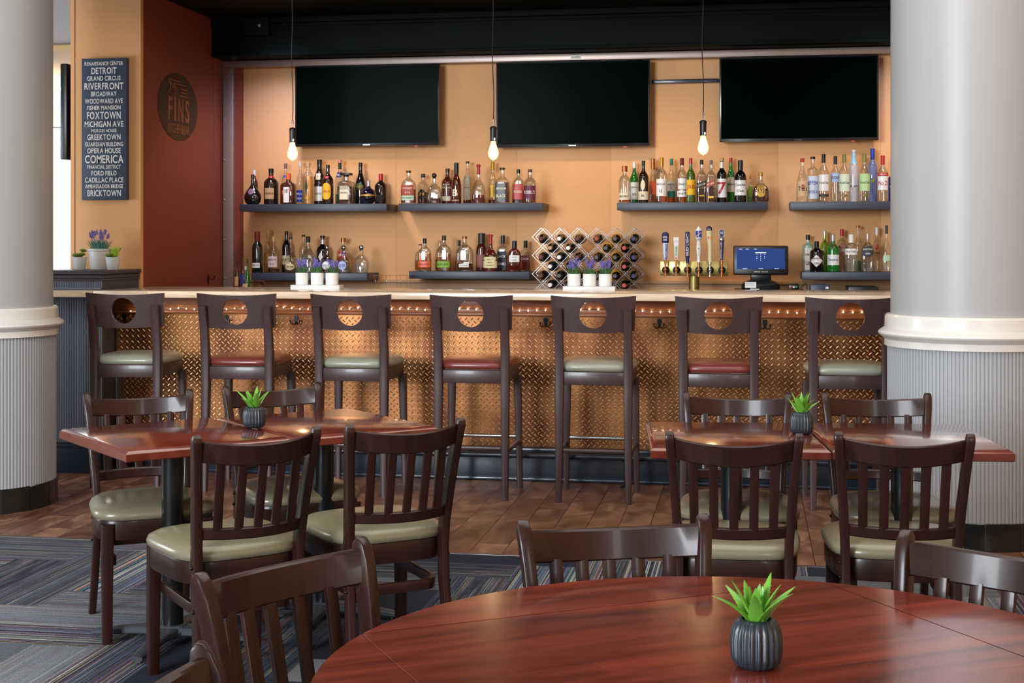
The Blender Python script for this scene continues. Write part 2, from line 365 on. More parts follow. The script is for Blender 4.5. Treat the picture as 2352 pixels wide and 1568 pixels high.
# glyphs: every character built once as flat outlines, then words are laid out from them
GL = {}
def make_glyphs():
    chars = "ABCDEFGHIJKLMNOPQRSTUVWXYZabcdefghijklmnopqrstuvwxyz0123456789&'./-"
    obs = []
    for bold in (0, 1):
        for ch in chars:
            cu = bpy.data.curves.new('glyph', 'FONT'); cu.body = ch; cu.resolution_u = 3; cu.offset = .018 if bold else 0
            o = bpy.data.objects.new('glyph', cu); C.objects.link(o); obs.append((bold, ch, o, cu))
    dg = bpy.context.evaluated_depsgraph_get()
    for bold, ch, o, cu in obs:
        me = bpy.data.meshes.new_from_object(o.evaluated_get(dg))
        vs = [(v.co.x, v.co.y) for v in me.vertices]; fs = [list(p.vertices) for p in me.polygons]
        x0 = min(v[0] for v in vs); x1 = max(v[0] for v in vs)
        GL[(bold, ch)] = ([(v[0]-x0, v[1]) for v in vs], fs, x1-x0)
        bpy.data.meshes.remove(me)
    for bold, ch, o, cu in obs:
        bpy.data.objects.remove(o); bpy.data.curves.remove(cu)
make_glyphs()
def text2d(s_, bold=0, gap=.085):
    V, F_, x_ = [], [], 0
    for ch in s_:
        if ch == ' ': x_ += .26; continue
        g = GL[(bold, ch)]; n = len(V)
        V += [(p[0]+x_, p[1]) for p in g[0]]; F_ += [[i+n for i in f] for f in g[1]]; x_ += g[2]+gap
    x0, x1 = min(v[0] for v in V), max(v[0] for v in V); y0, y1 = min(v[1] for v in V), max(v[1] for v in V)
    return [((v[0]-x0)/(x1-x0), (v[1]-y0)/(y1-y0)) for v in V], F_, (x1-x0)/(y1-y0)
def put_text(mb, s_, fn, x0, x1, y0, y1, mi=1, bold=0, gap=.085, cut=0):
    V, F_, _ = text2d(s_, bold, gap)
    if cut:      # long triangles are cut small so that the letters can follow a curved face
        P_ = [(x0+(x1-x0)*u, y0+(y1-y0)*v) for u, v in V]; T = []
        for f in F_:
            for k in range(1, len(f)-1): T.append([P_[f[0]], P_[f[k]], P_[f[k+1]]])
        D = lambda a, b_: abs(a[0]-b_[0])
        out = []
        while T:
            t_ = T.pop(); d_ = [D(t_[0], t_[1]), D(t_[1], t_[2]), D(t_[2], t_[0])]; k = d_.index(max(d_))
            if d_[k] <= cut: out.append(t_); continue
            a, b_, c_ = t_[k], t_[(k+1) % 3], t_[(k+2) % 3]; m_ = ((a[0]+b_[0])/2, (a[1]+b_[1])/2); T += [[a, m_, c_], [m_, b_, c_]]
        mb.faces2d(([p for t_ in out for p in t_], [[3*i, 3*i+1, 3*i+2] for i in range(len(out))]), fn, mi); return
    mb.faces2d(([(x0+(x1-x0)*u, y0+(y1-y0)*v) for u, v in V], F_), fn, mi)

# ------------------------------------------------------------------ the setting
def struct(name, mb, m, label=None, **kw):
    o = mb.build(name, m, **kw); return tag(o, label, kind='structure')
def simple(name, box, m, label=None, bev=0):
    mb = MB(); mb.box(*box, bev=bev); return struct(name, mb, m, label)
simple('floor', (-13, 5, 0.2, 18, -.12, 0), M['floor'], 'brown wood-look plank tile floor running toward the bar')
# carpet laid as a herringbone of striped planks, one mesh
bm = bmesh.new(); uvl = bm.loops.layers.uv.new('UVMap'); cl = bm.loops.layers.float_color.new('seedcol')
U, L = .25, 4; XA, XB, YA, YB = -4.6, 2.6, .6, 6.34
rr = random.Random(11)
for ix in range(-20, 12):
    for iy in range(-4, 28):
        mth = (ix-iy) % (2*L)
        if mth == 0: x0, y0, x1, y1, hor = ix, iy, ix+L, iy+1, 1
        elif mth == 2*L-1: x0, y0, x1, y1, hor = ix, iy, ix+1, iy+L, 0
        else: continue
        x0, x1, y0, y1 = [v*U for v in (x0, x1, y0, y1)]
        y0 -= .09; y1 -= .09
        a0, a1, b0, b1 = max(x0, XA), min(x1, XB), max(y0, YA), min(y1, YB)
        if a1-a0 < .01 or b1-b0 < .01: continue
        pts = [(a0, b0), (a1, b0), (a1, b1), (a0, b1)]
        f = bm.faces.new([bm.verts.new((p[0], p[1], .006)) for p in pts])
        sd = (rr.random(), rr.choice([.2, .35, .45, .5, .56, .64, .72, .95]), rr.choice([0, 0, 0, .15, .5, .9]))
        for lp, p in zip(f.loops, pts):
            u, v = (p[0]-x0, p[1]-y0) if hor else (p[1]-y0, p[0]-x0)
            lp[uvl].uv = (u, v); lp[cl] = (*sd, 1)
me = bpy.data.meshes.new('floor_carpet'); bm.to_mesh(me); bm.free(); me.materials.append(M['carpet'])
o = bpy.data.objects.new('floor_carpet', me); C.objects.link(o); tag(o, 'striped grey and multicolour carpet of herringbone planks', kind='structure')
simple('trim_1', (-4.6, 2.6, 6.335, 6.36, 0, .009), M['steel'], 'thin metal strip between carpet and plank floor', .003)

# walls around the bar
mb = MB()      # linen-textured panels of the back wall, with fine gaps
seams = [-3.80, -2.602, -1.688, -.993, .206, .92, 1.9, 3.2]
for a, b_ in zip(seams, seams[1:]): mb.box(a+.0008, b_-.0008, 10.30, 10.34, 0, 3.09, .001)
mb.box(-3.80, 3.2, 10.303, 10.345, 0, 3.09)
struct('wall_back', mb, M['orange'], 'apricot linen-textured wall panels behind the bar')
mb = MB(); mb.box(-4.421, -3.938, 8.76, 8.80, 0, 3.4, 0, 0); mb.box(-4.421, -3.938, 8.80, 10.40, 0, 3.4, 0, 1)
mb.box(-4.402, -4.398, 8.757, 8.761, 1.2, 3.4, 0, 1); mb.box(-4.43, -4.421, 8.76, 8.79, 0, 3.4, 0, 0)
mb.box(-3.939, -3.9355, 8.80, 8.806, 1.2, 2.85, 0, 1)
mb.box(-3.939, -3.936, 10.05, 10.054, 1.1, 2.8, 0, 1)
struct('wall_left', mb, [M['orange'], M['rust']], 'wall corner, apricot on its front face and rust red on the side facing the bar')
simple('wall_inner_left', (-3.85, -3.80, 10.24, 10.34, 0, 3.09), M['rust'], 'narrow rust return wall beside the back wall panels')
simple('wall_right', (3.2, 3.3, -6.0, 10.4, 0, 4.3), M['orange'], 'unseen apricot side wall beyond the right column, lengthened to shape the light')  # near stretch, out of view, added to block world light and bounce warm
simple('ceiling', (-4.43, 3.3, 8.1, 10.4, 3.09, 3.2), M['black_ceiling'], 'near-black ceiling over the bar')
mb = MB(); mb.box(-9, 5, -6, 8.08, 4.3, 4.4)
struct('ceiling_dining', mb, pm('ceiling_paint', rgb(180, 176, 170), .8), 'pale ceiling over the dining room')
mb = MB(); mb.box(-3.936, 3.2, 10.0, 10.28, 2.805, 3.088, .006); mb.box(-3.936, 3.2, 9.975, 10.0, 3.045, 3.088, .006); mb.box(-3.936, 3.2, 9.985, 10.0, 3.02, 3.04, .004)
mb.box(-3.936, 3.2, 9.985, 10.0, 2.805, 2.825, .004)
struct('trim_2', mb, M['black_ceiling'], 'black-green boxed soffit above the bar alcove')
# metal door frame of the alcove: beam, post, bolts
mb = MB(); mb.box(-3.925, 3.2, 10.20, 10.26, 2.75, 2.80, .004); mb.box(-3.925, -3.845, 10.20, 10.26, 0, 2.748, .004)
for z in (1.16, 1.45, 1.75, 2.05, 2.35, 2.6): mb.ball((-3.912, 10.199, z), .006, 8)
for k in range(9): mb.ball((-3.5+k*.75, 10.199, 2.79), .004, 8)
struct('trim_3', mb, M['frame_metal'], 'satin metal frame around the bar alcove with small bolts')
mb = MB(); mb.box(-3.79, 3.2, 10.27, 10.299, 1.128, 1.15, .004); mb.box(-3.79, 3.2, 10.285, 10.299, .96, 1.128, .001)
struct('trim_4', mb, pm('tan_ledge_wood', rgb(172, 134, 92), .5, var=.15, vs=6), 'tan wooden ledge strip along the foot of the back wall')

# glimpse of the neighbouring room beyond the wall corner
simple('wall_far', (-13, -6.0, 17.0, 17.1, 0, 4), pm('far_wall_cream', rgb(226, 214, 190), .8), 'pale far wall of the neighbouring room')
mb = MB(); mb.box(-13, -4.44, 9.0, 11.2, 3.1, 3.2)
struct('ceiling_1', mb, pm('far_ceiling_grey', rgb(196, 200, 204), .8), 'pale grey ceiling of the neighbouring room')
mb = MB(); mb.box(-13, -4.44, 11.2, 13.4, 3.06, 3.2)
struct('ceiling_2', mb, pm('far_ceiling_cream', rgb(230, 198, 140), .8), 'yellow cream dropped ceiling band of the neighbouring room')
mb = MB(); mb.box(-13, -4.44, 13.4, 17, 3.1, 3.2)
struct('ceiling_3', mb, pm('far_ceiling_grey2', rgb(190, 190, 188), .8), 'grey ceiling strip before the far window')
mb = MB(); mb.box(-12.2, -7.0, 16.97, 16.98, .5, 2.92)
pane = mb.build('pane', pm('daylight_pane', (.86, .93, 1, 1), .5, emit=7))
win = thing('window_1', 'tall bright window seen beyond the left column'.replace('left ', 'white '), 'window', (0, 0, 0)); del win['category']; win['kind'] = 'structure'; pane.parent = win
mb = MB()
for x in (-12.2, -10.9, -9.6, -8.3, -7.0): mb.box(x-.03, x+.03, 16.93, 16.97, .5, 2.95, .004)
for z in (.5, 2.95): mb.box(-12.23, -6.97, 16.93, 16.97, z-.03, z+.03, .004)
mb.build('window_frame', M['white_trim'], win)
mb = MB(); pts = [(-8.60+.4*i/28, 16.7+.03*math.sin(i*1.6), 0) for i in range(29)]
mb.loft([[Vector((p[0], p[1]+dy, z)) for p in pts for dy in (0,)] + [Vector((p[0], p[1]+.01, z)) for p in pts[::-1]] for z in (.02, 2.86)])
tag(mb.build('curtain', pm('white_curtain', rgb(222, 226, 236), .8)), 'white curtain hanging at the far window', 'curtain')
rod = thing('curtain_rod', 'steel curtain rod with ring finial above the far window', 'curtain rod')
mb = MB(); mb.tube([(-11.5, 16.7, 2.88), (-8.3, 16.7, 2.88)], .015); mb.build('rod', M['steel'], rod)
mb = MB(); mb.sweep([(-8.72+.06*math.cos(a*PI/8), 16.62, 2.9+.06*math.sin(a*PI/8)) for a in range(16)], [(math.cos(k*PI/3), math.sin(k*PI/3)) for k in range(6)], .01, closed=True, up=(0, 1, 0)); mb.build('ring', M['steel'], rod)
dl = thing('ceiling_light', 'round recessed light in the far grey ceiling', 'ceiling light', (-7.35, 14.3, 3.1))
mb = MB(); mb.lathe([(.2, -.012), (.2, 0)], 28); mb.build('rim', M['white_trim'], dl)
mb = MB(); mb.lathe([(.16, -.016), (.16, -.0125)], 28); mb.build('lens', pm('lamp_lens', (1, .95, .85, 1), .5, emit=3), dl)
l = bpy.data.lights.new('far_room_fill', 'AREA'); l.energy = 260; l.size = 2; l.color = (1, .96, .9)  # unseen fill lamp added to brighten the neighbouring room
o = bpy.data.objects.new('far_room_fill', l); C.objects.link(o); o.location = (-8.5, 13.2, 2.0); o.rotation_euler = (PI*.8, 0, 0)
# side-on television by the far side of the corner
tv = thing('wall_television', 'television seen edge-on beyond the apricot wall corner', 'television', (-4.66, 9.1, 0))
mb = MB(); mb.box(-.02, .03, 0, 1.1, 2.0, 2.66, .008); mb.build('bezel', M['black'], tv)
mb = MB(); mb.box(-.024, -.0205, .015, 1.085, 2.02, 2.645); mb.build('screen', M['tvblack'], tv)
mb = MB(); mb.box(.031, .24, .45, .6, 2.25, 2.4, .004); mb.build('mount', M['black'], tv)

# columns
def column(cx, cy, label):
    t = thing('pillar', label, 'pillar', (cx, cy, 0)); del t['category']; t['kind'] = 'structure'
    mb = MB(); mb.lathe([(.385, 1.08), (.384, 4.29)], 96); mb.build('shaft', M['white_pillar'], t)
    mb = MB(); pr = [(.40, .924), (.415, .924), (.415, .956), (.42, .96)]
    pr += [(.418+.028*math.sin(PI*i/8), .962+.048*i/8) for i in range(1, 8)] + [(.418, 1.012), (.414, 1.014), (.412, 1.068), (.404, 1.078), (.384, 1.08)]
    mb.lathe(pr, 96); mb.build('ring_moulding', M['white_trim'], t)
    nb = 136; R = []
    for z in (.13, .924):
        ring = []
        for i in range(nb):
            for f_, r in ((0, .3955), (.1, .400), (.45, .4012), (.8, .400), (.9, .3955)):
                if i % 2 and f_ in (.1,): r = .3995
                a = 2*PI*(i+f_)/nb; ring.append(Vector((r*math.cos(a), r*math.sin(a), z)))
        R.append(ring)
    mb = MB(); mb.loft(R); mb.build('fluted_skirt', M['flute'], t, ang=20)
    mb = MB()
    nt_ = 16
    for i in range(nt_):
        a0, a1 = 2*PI*(i+.012)/nt_, 2*PI*(i+.988)/nt_; A = [a0+(a1-a0)*k/5 for k in range(6)]
        mb.loft([[Vector((r*math.cos(a), r*math.sin(a), z)) for a in A] + [Vector((.40*math.cos(a), .40*math.sin(a), z)) for a in A[::-1]] for z, r in ((.0, .411), (.127, .411), (.130, .408))])
    mb.build('tile_base', M['tilebase'], t)
    mb = MB(); mb.lathe([(.406, 0), (.406, .129)], 96); mb.build('grout', M['grout'], t)
column(-4.161, 7.172, 'grey round column with white ring moulding beside the fluted bar end')
column(1.077, 7.207, 'grey-white round column with fluted skirt beside the right-hand tables')

# ------------------------------------------------------------------ the bar
bar = thing('bar', 'bar front of copper tread plate under an amber wood apron with navy kickboard', 'bar', (0, 8.4, 0))
bx0, bx1 = -3.94, 3.1
mb = MB(); mb.box(bx0, bx1, .0, .45, .2, 1.09); mb.build('carcass', M['apron'], bar)
mb = MB(); mb.box(bx0+.002, bx1, -.006, -.0005, .203, .985)
P = .0372; pz = .0357; nx = int((bx1-.04-bx0)/P); nz = 22
for i in range(nx):
    for k in range(nz*2):
        j = k/2
        d = 1 if k % 2 == 0 else -1
        cx = bx0+.02+i*P+(P/2 if k % 2 else 0); cz = .215+j*pz
        if cz > .975: continue
        hl, hw, hh = .0140, .0038, .0016
        ux, uz = math.cos(PI/4), d*math.sin(PI/4)*.96; vx, vz = -uz, ux
        def q(a, b_, h): return mb.bm.verts.new((cx+ux*a+vx*b_, -.006-h, cz+uz*a+vz*b_))
        t0, t1 = q(-hl, 0, 0), q(hl, 0, 0); a0, a1 = q(-hl*.5, hw, 0), q(hl*.5, hw, 0); c0, c1 = q(-hl*.5, -hw, 0), q(hl*.5, -hw, 0); r0, r1 = q(-hl*.62, 0, hh), q(hl*.62, 0, hh)
        for fc in ((t0, c0, r0), (t0, r0, a0), (c0, c1, r1, r0), (r0, r1, a1, a0), (t1, r1, c1), (t1, a1, r1)):
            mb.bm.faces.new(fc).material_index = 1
for f in mb.bm.faces:
    f.normal_update()
    if abs(f.normal.y) > .05 and f.normal.y > 0 and f.calc_center_median().y < -.003: f.normal_flip()
mb.build('copper_panel', [M['copper'], M['copper_glint']], bar, smooth=False, fix=False)
mb = MB(); mb.box(bx0, bx1, -.04, 0, 1.03, 1.09, .003); mb.box(bx0, bx1, -.02, 0, 1.004, 1.03, .002); mb.box(bx0, bx1, -.032, 0, .986, 1.004, .005)
mb.build('apron_board', M['apron'], bar)
mb = MB(); mb.box(bx0, bx1, -.02, .0, .012, .178, .003); mb.box(bx0, bx1, -.035, .0, .17, .202, .012); mb.box(bx0, bx1, -.034, .0, .0, .022, .008)
mb.build('kickboard', M['navy'], bar)
ctop = MB(); ctop.box(-3.93, 3.15, 8.06, 8.905, 1.095, 1.136, .004); ctop.box(-4.9, -3.931, 8.06, 8.195, 1.095, 1.136, .004)
tag(ctop.build('bar_countertop', M['maple']), 'long pale maple countertop lying on the bar', 'countertop')
ped = thing('fluted_bar_end', 'slate grey fluted cabinet with moulded cap at the end of the bar', 'cabinet', (-3.946, 8.2, 0))
def flutes(mb, x0, x1, y, z0, z1, pitch=.0112):
    n = int((x1-x0)/pitch); pts = []
    for i in range(n+1):
        xx = x0+i*pitch
        pts += [(xx, y+.004), (xx+.0018, y), (xx+pitch-.0045, y), (xx+pitch-.0027, y+.004)]
    pts.append((x1, y)); pts = pts+[(x1, y+.02), (x0, y+.02)]
    mb.loft([[Vector((p[0], p[1], z)) for p in pts] for z in (z0, z1)])
mb = MB(); mb.box(-1.0, 0, .02, .55, .0, 1.24); mb.build('body', M['slate_cap'], ped)
mb = MB(); flutes(mb, -1.0, -.0, 0, .19, 1.094); flutes(mb, -1.0, -.0, 0, 1.15, 1.19); mb.box(-1.0, 0, -.004, .02, 1.137, 1.15, .002); mb.build('fluted_face', M['slate'], ped, ang=20)
mb = MB(); mb.box(-1.0, 0, -.006, .02, .0, .16, .002); mb.box(-1.0, .0, -.012, .02, .155, .18, .006); mb.build('plinth', M['navy'], ped)
mb = MB(); mb.box(-1.0, .006, -.006, .55, 1.19, 1.205, .003); mb.box(-1.0, .012, -.016, .55, 1.205, 1.228, .009); mb.box(-1.0, .02, -.024, .55, 1.231, 1.255, .004); mb.build('cap', M['slate_cap'], ped)
# foot rail
fr = thing('foot_rail', 'dark navy foot rail along the bottom of the bar', 'rail', (0, 8.25, 0))
mb = MB(); mb.tube([(bx0+.02, 0, .172), (2.9, 0, .172)], .017, 14); mb.build('rail', M['navy'], fr)
for x in (-2.9, -.709, 1.5):
    mb = MB(); mb.tube([(x, 0, .012), (x, 0, .156)], .009, 10); mb.lathe([(.034, 0), (.034, .006), (.014, .014)], 20, c=(x, 0, 0)); mb.lathe([(.019, .15), (.021, .158), (.019, .172)], 14, c=(x, 0, 0)); mb.build('bracket', M['black'], fr)
# coat hooks
hk = thing('coat_hook', '', 'hook', group='double coat hooks under the bar edge')
mb = MB(); mb.loft([[Vector((x*wd, y, z)) for x, y in ((-1, 0), (1, 0), (1, -.006), (-1, -.006))] for z, wd in ((-.028, .004), (-.012, .011), (.0, .013), (.014, .013), (.02, .008))]); mb.build('plate', M['hook'], hk)
for s_ in (-1, 1):
    mb = MB(); mb.tube([(0, -.006, -.02), (s_*.006, -.016, -.03), (s_*.018, -.022, -.034), (s_*.028, -.024, -.026), (s_*.03, -.024, -.012)], .0034, 8); mb.ball((s_*.03, -.024, -.01), .0055, 8); mb.build('prong', M['hook'], hk)
hl = ['at the fluted end of the bar, seen through the first stool', 'seen through the hole of the burgundy stool nearest the fluted end', 'between the second and third stools from the fluted end',
      'beside the fifth stool from the fluted end', 'between the fifth and sixth stools', 'beside the last stool before the column']
for i, x in enumerate((-3.88, -3.206, -2.755, -1.2, -.522, .093)):
    if i == 0: hk.location = (x, 8.393, .958); o = hk
    else: o = dup(hk, (x, 8.393, .958), 0)
    o['label'] = 'black double coat hook ' + hl[i]
# string lights
sl = thing('string_lights', 'string of tiny warm fairy lights strung under the bar apron', 'string lights', (0, 8.352, 0))
def slz(x):
    z = 1.026 - .004*math.sin(x*9) - .003*math.sin(x*23+1)
    if x < -3.05: z = 1.000+.02*math.sin((x+3.9)*2.2)+.004*math.sin(x*30)
    return z
mb = MB(); mb.tube([(-3.85+i*.03, 0, slz(-3.85+i*.03)) for i in range(180)], .0011, 5); mb.build('wire', M['steel'], sl)
mb = MB(); mb.lathe([(.0001, -.004), (.002, -.003), (.0028, 0), (.002, .003), (.0001, .004)], 8)
bulb = mb.build('bulb', pm('fairy_glow', (1, .72, .4, 1), .5, emit=70), sl, loc=(-3.82, -.002, slz(-3.82)))
for i in range(1, 97):
    x = -3.82+i*.0525
    n = bulb.copy(); C.objects.link(n); n.location = (x, -.002, slz(x)); n.parent = sl

# ------------------------------------------------------------------ bar stools
def make_stool(seatm):
    t = thing('bar_stool', '', 'bar stool', group='round-hole bar stools along the bar')
    # curved back panel with a round hole (origin on the floor under the seat middle, +Y faces the bar)
    mb = MB(); W2, zb, zt = .235, .945, 1.138; hc, hr = (0, 1.034), .075
    def yb(x): return -.265+.035*(x/W2)**2
    n = 48
    def outer(a):
        dx, dz = math.cos(a), math.sin(a)
        c = []
        if abs(dx) > 1e-6: c.append(W2/abs(dx))
        if dz > 1e-6: c.append((zt-hc[1])/dz)
        if dz < -1e-6: c.append((zb-hc[1])/dz)
        k = min(c); x, z = dx*k, hc[1]+dz*k
        return x*(1-.05*(zt-z)/.2), z-.012*(1-(x/W2)**2)
    angs = sorted(set([2*PI*i/n for i in range(n)] + [math.atan2(zz-hc[1], xx) % (2*PI) for xx in (-W2, W2) for zz in (zb, zt)]))
    layers = []
    for yo in (0, .02):
        rs = []
        for f_ in (0, .35, .7, 1):
            ring = []
            for a in angs:
                ox, oz = outer(a); ix, iz = hr*math.cos(a), hc[1]+hr*math.sin(a)
                x, z = ix+(ox-ix)*f_, iz+(oz-iz)*f_
                ring.append(Vector((x, yb(x)+yo+(z-zb)*-.14+.03, z)))
            rs.append(ring)
        layers.append(rs)
    rings = layers[0]+layers[1][::-1]; rings.append(rings[0])
    mb.loft(rings, c0=False, c1=False); bmesh.ops.remove_doubles(mb.bm, verts=mb.bm.verts, dist=1e-5)
    bp_ = mb.build('backrest', M['stool'], t)
    for s_ in (-1, 1):
        mb = MB()   # rear leg, floor to backrest
        mb.sweep([(s_*.192, -.215, 0), (s_*.19, -.205, .3), (s_*.189, -.195, .62), (s_*.190, -.2, .8), (s_*.190, -.224, .95), (s_*.191, -.258, 1.066)], sec_rect(1, 1, .12), [(.032, .034), (.04, .044), (.048, .05), (.048, .046), (.046, .034), (.044, .022)], up=(0, 1, 0))
        mb.build('leg', M['stool'], t)
        mb = MB(); mb.sweep([(s_*.205, .212, 0), (s_*.2, .205, .35), (s_*.195, .195, .66)], sec_rect(1, 1, .12), [(.03, .03), (.038, .038), (.045, .045)], up=(0, 1, 0)); mb.build('leg', M['stool'], t)
        mb = MB(); mb.sweep([(s_*.192, -.18, .268), (s_*.202, .19, .268)], sec_rect(.02, .022, .3), 1); mb.build('side_stretcher', M['stool'], t)
    mb = MB(); mb.sweep([(-.165, -.205, .285), (.165, -.205, .285)], sec_rect(.02, .022, .35), 1); mb.build('rear_stretcher', M['stool'], t)
    mb = MB(); mb.tube([(-.182, .207, .3), (.182, .207, .3)], .0125, 12); mb.build('footrest', M['chrome'], t)
    mb = MB()
    for b_ in ((-.168, .168, -.205, -.183, .645, .718), (-.178, .178, .19, .212, .655, .718), (-.205, -.183, -.17, .19, .65, .718), (.183, .205, -.17, .19, .65, .718)): mb.box(*b_, bev=.004)
    mb.build('seat_frame', M['stool'], t)
    mb = MB()
    def seat_r(z, k, g=0):
        R = []
        for i in range(48):
            a = 2*PI*i/48; x = sgnp(math.cos(a), .42); y = sgnp(math.sin(a), .42)
            ww = .222-.02*(y < 0)*abs(y)-.0*y
            R.append(Vector((x*(ww-k), .012+y*(.217-k), z+g*(1-(x*x+y*y)*.45))))
        return R
    mb.loft([seat_r(.72, .012), seat_r(.726, .002), seat_r(.742, -.003), seat_r(.757, .004), seat_r(.768, .02), seat_r(.775, .05), seat_r(.78, .1), seat_r(.782, .16)])
    cu = mb.build('seat', seatm, t, ang=70)
    mb = MB(); mb.loft([seat_r(.7185, .006), seat_r(.7205, .002), seat_r(.7225, .006)]); mb.build('piping', M['piping'], cu)
    return t
sA = make_stool(M['sage']); sB = make_stool(M['burg'])
sx = [(-3.58, 7.94, 3, 0), (-2.893, 7.935, 1, 1), (-2.212, 7.935, -.5, 0), (-1.522, 7.935, 0, 1), (-.840, 7.935, 0, 0), (-.165, 7.935, 1.2, 1), (.523, 7.935, 2, 0)]
sl_ = ['dark wood bar stool with dull olive seat beside the fluted slate cabinet', 'dark wood bar stool with burgundy seat, second from the fluted cabinet', 'dark wood bar stool with pale sage seat, third from the fluted cabinet',
       'dark wood bar stool with burgundy seat in the middle of the row', 'dark wood bar stool with pale sage seat in front of the wine rack', 'dark wood bar stool with burgundy seat in front of the beer tower', 'dark wood bar stool with olive seat beside the grey-white column']
used = set()
for (x, y, a, k), lb in zip(sx, sl_):
    src = (sA, sB)[k]
    if k in used: o = dup(src, (x, y, 0), math.radians(a))
    else: o = src; o.location = (x, y, 0); o.rotation_euler.z = math.radians(a); used.add(k)
    o['label'] = lb

# ------------------------------------------------------------------ dining chairs
def make_chair():
    t = thing('dining_chair', '', 'chair', group='slat-back dining chairs with olive seats')
    W_ = M['chair']
    def se(y0, hw, hd, z, n=56, p=.5, front=1.0, k=0, g=0):
        R = []
        for i in range(n):
            a = 2*PI*i/n; cx, cy = sgnp(math.cos(a), p), sgnp(math.sin(a), p)
            wf = 1+.06*cy
            R.append(Vector((cx*(hw-k)*wf, y0+cy*(hd-k), z+g*(1-.5*(cx*cx+cy*cy)))))
        return R
    for s_ in (-1, 1):
        mb = MB()   # rear leg and back post in one sawn board, scrolled top
        P_ = [(.178, -.262, 0), (.172, -.222, .15), (.168, -.2, .3), (.168, -.193, .42), (.170, -.2, .5), (.178, -.222, .62), (.189, -.252, .76), (.193, -.262, .80), (.1955, -.272, .828), (.196, -.278, .842), (.196, -.281, .845)]
        R_ = [(.026, .040), (.027, .040), (.028, .044), (.028, .046), (.028, .044), (.028, .042), (.028, .040), (.028, .040), (.028, .034), (.026, .022), (.022, .012)]
        mb.sweep([(s_*x, y, z) for x, y, z in P_], sec_rect(1, 1, .16), R_, up=(0, 1, 0)); leg = mb.build('leg', W_, t)
        for z, y in ((.43, -.2), (.385, -.205), (.298, -.215)):
            mb = MB(); mb.ball((s_*.184, y+.005, z), .006, 10); mb.build('bolt', M['bolt'], leg)
        mb = MB(); mb.sweep([(s_*.178, .196, 0), (s_*.178, .194, .2), (s_*.176, .19, .43)], sec_rect(1, 1, .14), [(.034, .034), (.038, .038), (.042, .042)], up=(0, 1, 0)); mb.build('leg', W_, t)
    def rail(name, z0, h, th, x_, yb_, dep, lean=-.19, sag=.0):
        mb = MB(); n = 15; pts = []
        rings = []
        for i in range(n):
            u = -1+2*i/(n-1); x = u*x_; yc = yb_-dep*(1-u*u); zs_ = z0-sag*(1-u*u)
            rg = []
            for dy, dz in ((-th/2, .004), (-th/2+.004, 0), (th/2-.004, 0), (th/2, .004), (th/2, h-.004), (th/2-.004, h), (-th/2+.004, h), (-th/2, h-.004)):
                rg.append(Vector((x, yc+dy+lean*dz, zs_+dz)))
            rings.append(rg)
        mb.loft(rings); return mb.build(name, W_, t)
    rail('top_rail', .764, .066, .02, .186, -.254, .066, sag=.015)
    rail('lower_rail', .518, .036, .022, .162, -.208, .055)
    for i in range(-2, 3):
        u = i*.062/.172; yt = -.254-.066*(1-u*u); yl = -.208-.055*(1-u*u*.95)
        mb = MB(); mb.sweep([(i*.060, yl-.010, .550), (i*.061, (yl+yt)/2-.004, .65), (i*.062, yt, .770-.015*(1-u*u))], sec_rect(.028, .012, .2), 1, up=(0, 1, 0)); mb.build('slat', W_, t)
    mb = MB(); o_ = .0
    mb.loft([se(.01, .205, .205, .372), se(.01, .207, .207, .378), se(.01, .207, .207, .434), se(.01, .205, .205, .44)]); mb.build('seat_frame', W_, t)
    mb = MB(); mb.loft([se(.014, .21, .212, .4405, k=.006), se(.014, .21, .212, .444, k=-.003), se(.014, .21, .212, .458, k=-.007), se(.014, .21, .212, .474, k=0), se(.014, .21, .212, .486, k=.02), se(.014, .21, .212, .494, k=.05), se(.014, .21, .212, .5, k=.1), se(.014, .21, .212, .502, k=.16)])
    mb.build('seat', M['olive'], t, ang=75)
    mb = MB(); pts = [(-.152, .172, .295), (-.155, .0, .292), (-.156, -.1, .29)]
    pts += [(-.106-.05*math.cos(a*PI/10), -.1-.095*math.sin(a*PI/10)*1.0, .29) for a in range(1, 6)]
    pts += [(.106+.05*math.cos(a*PI/10), -.1-.095*math.sin(a*PI/10), .29) for a in range(5, 0, -1)] + [(.156, -.1, .29), (.155, 0, .292), (.152, .172, .295)]
    mb.sweep(pts, sec_rect(.018, .036, .25), 1, up=(0, 0, 1)); mb.build('stretcher', W_, t)
    return t
def wpos(mx_, my, a, facing):
    """back line angle a (deg); facing 'away' (sitter looks away from the viewer) or 'toward'"""
    a = math.radians(a)
    f = Vector((-math.sin(a), math.cos(a))) if facing == 'away' else Vector((math.sin(a), -math.cos(a)))
    rz = a if facing == 'away' else a+PI
    return (mx_+f.x*.272, my+f.y*.272, 0), rz
ch = [((-2.346, 5.203), 32.5, 'toward', 'far side of the tilted tables, nearer the white-ringed column'),
      ((-1.924, 5.553), 37.4, 'toward', 'far side of the tilted tables, behind the aloe'),
      ((-1.496, 4.18), 41.6, 'away', 'near side of the tilted tables, sage front corner showing'),
      ((-1.10, 4.485), 36.9, 'away', 'near side of the tilted tables, closest to the bar'),
      ((-.851, 2.533), 59.7, 'toward', 'at the round table, tall back beside its curved end'),
      ((-.748, 1.765), 101, 'toward', 'at the round table, only one post in view at the frame edge'),
      ((-.28, 2.984), 19.9, 'toward', 'across the round table, facing the viewer'),
      ((.475, 2.84), -34, 'toward', 'at the round table, shiny top rail cut by the frame edge'),
      ((-.045, 5.557), 1, 'toward', 'far side of the straight tables, behind the aloe'),
      ((.485, 5.621), 6, 'toward', 'far side of the straight tables, against the column'),
      ((-.045, 4.381), 1.5, 'away', 'near side of the straight tables, nearer the aloe'),
      ((.468, 4.462), 1.5, 'away', 'near side of the straight tables, worn pale rail edge')]
c0 = make_chair()
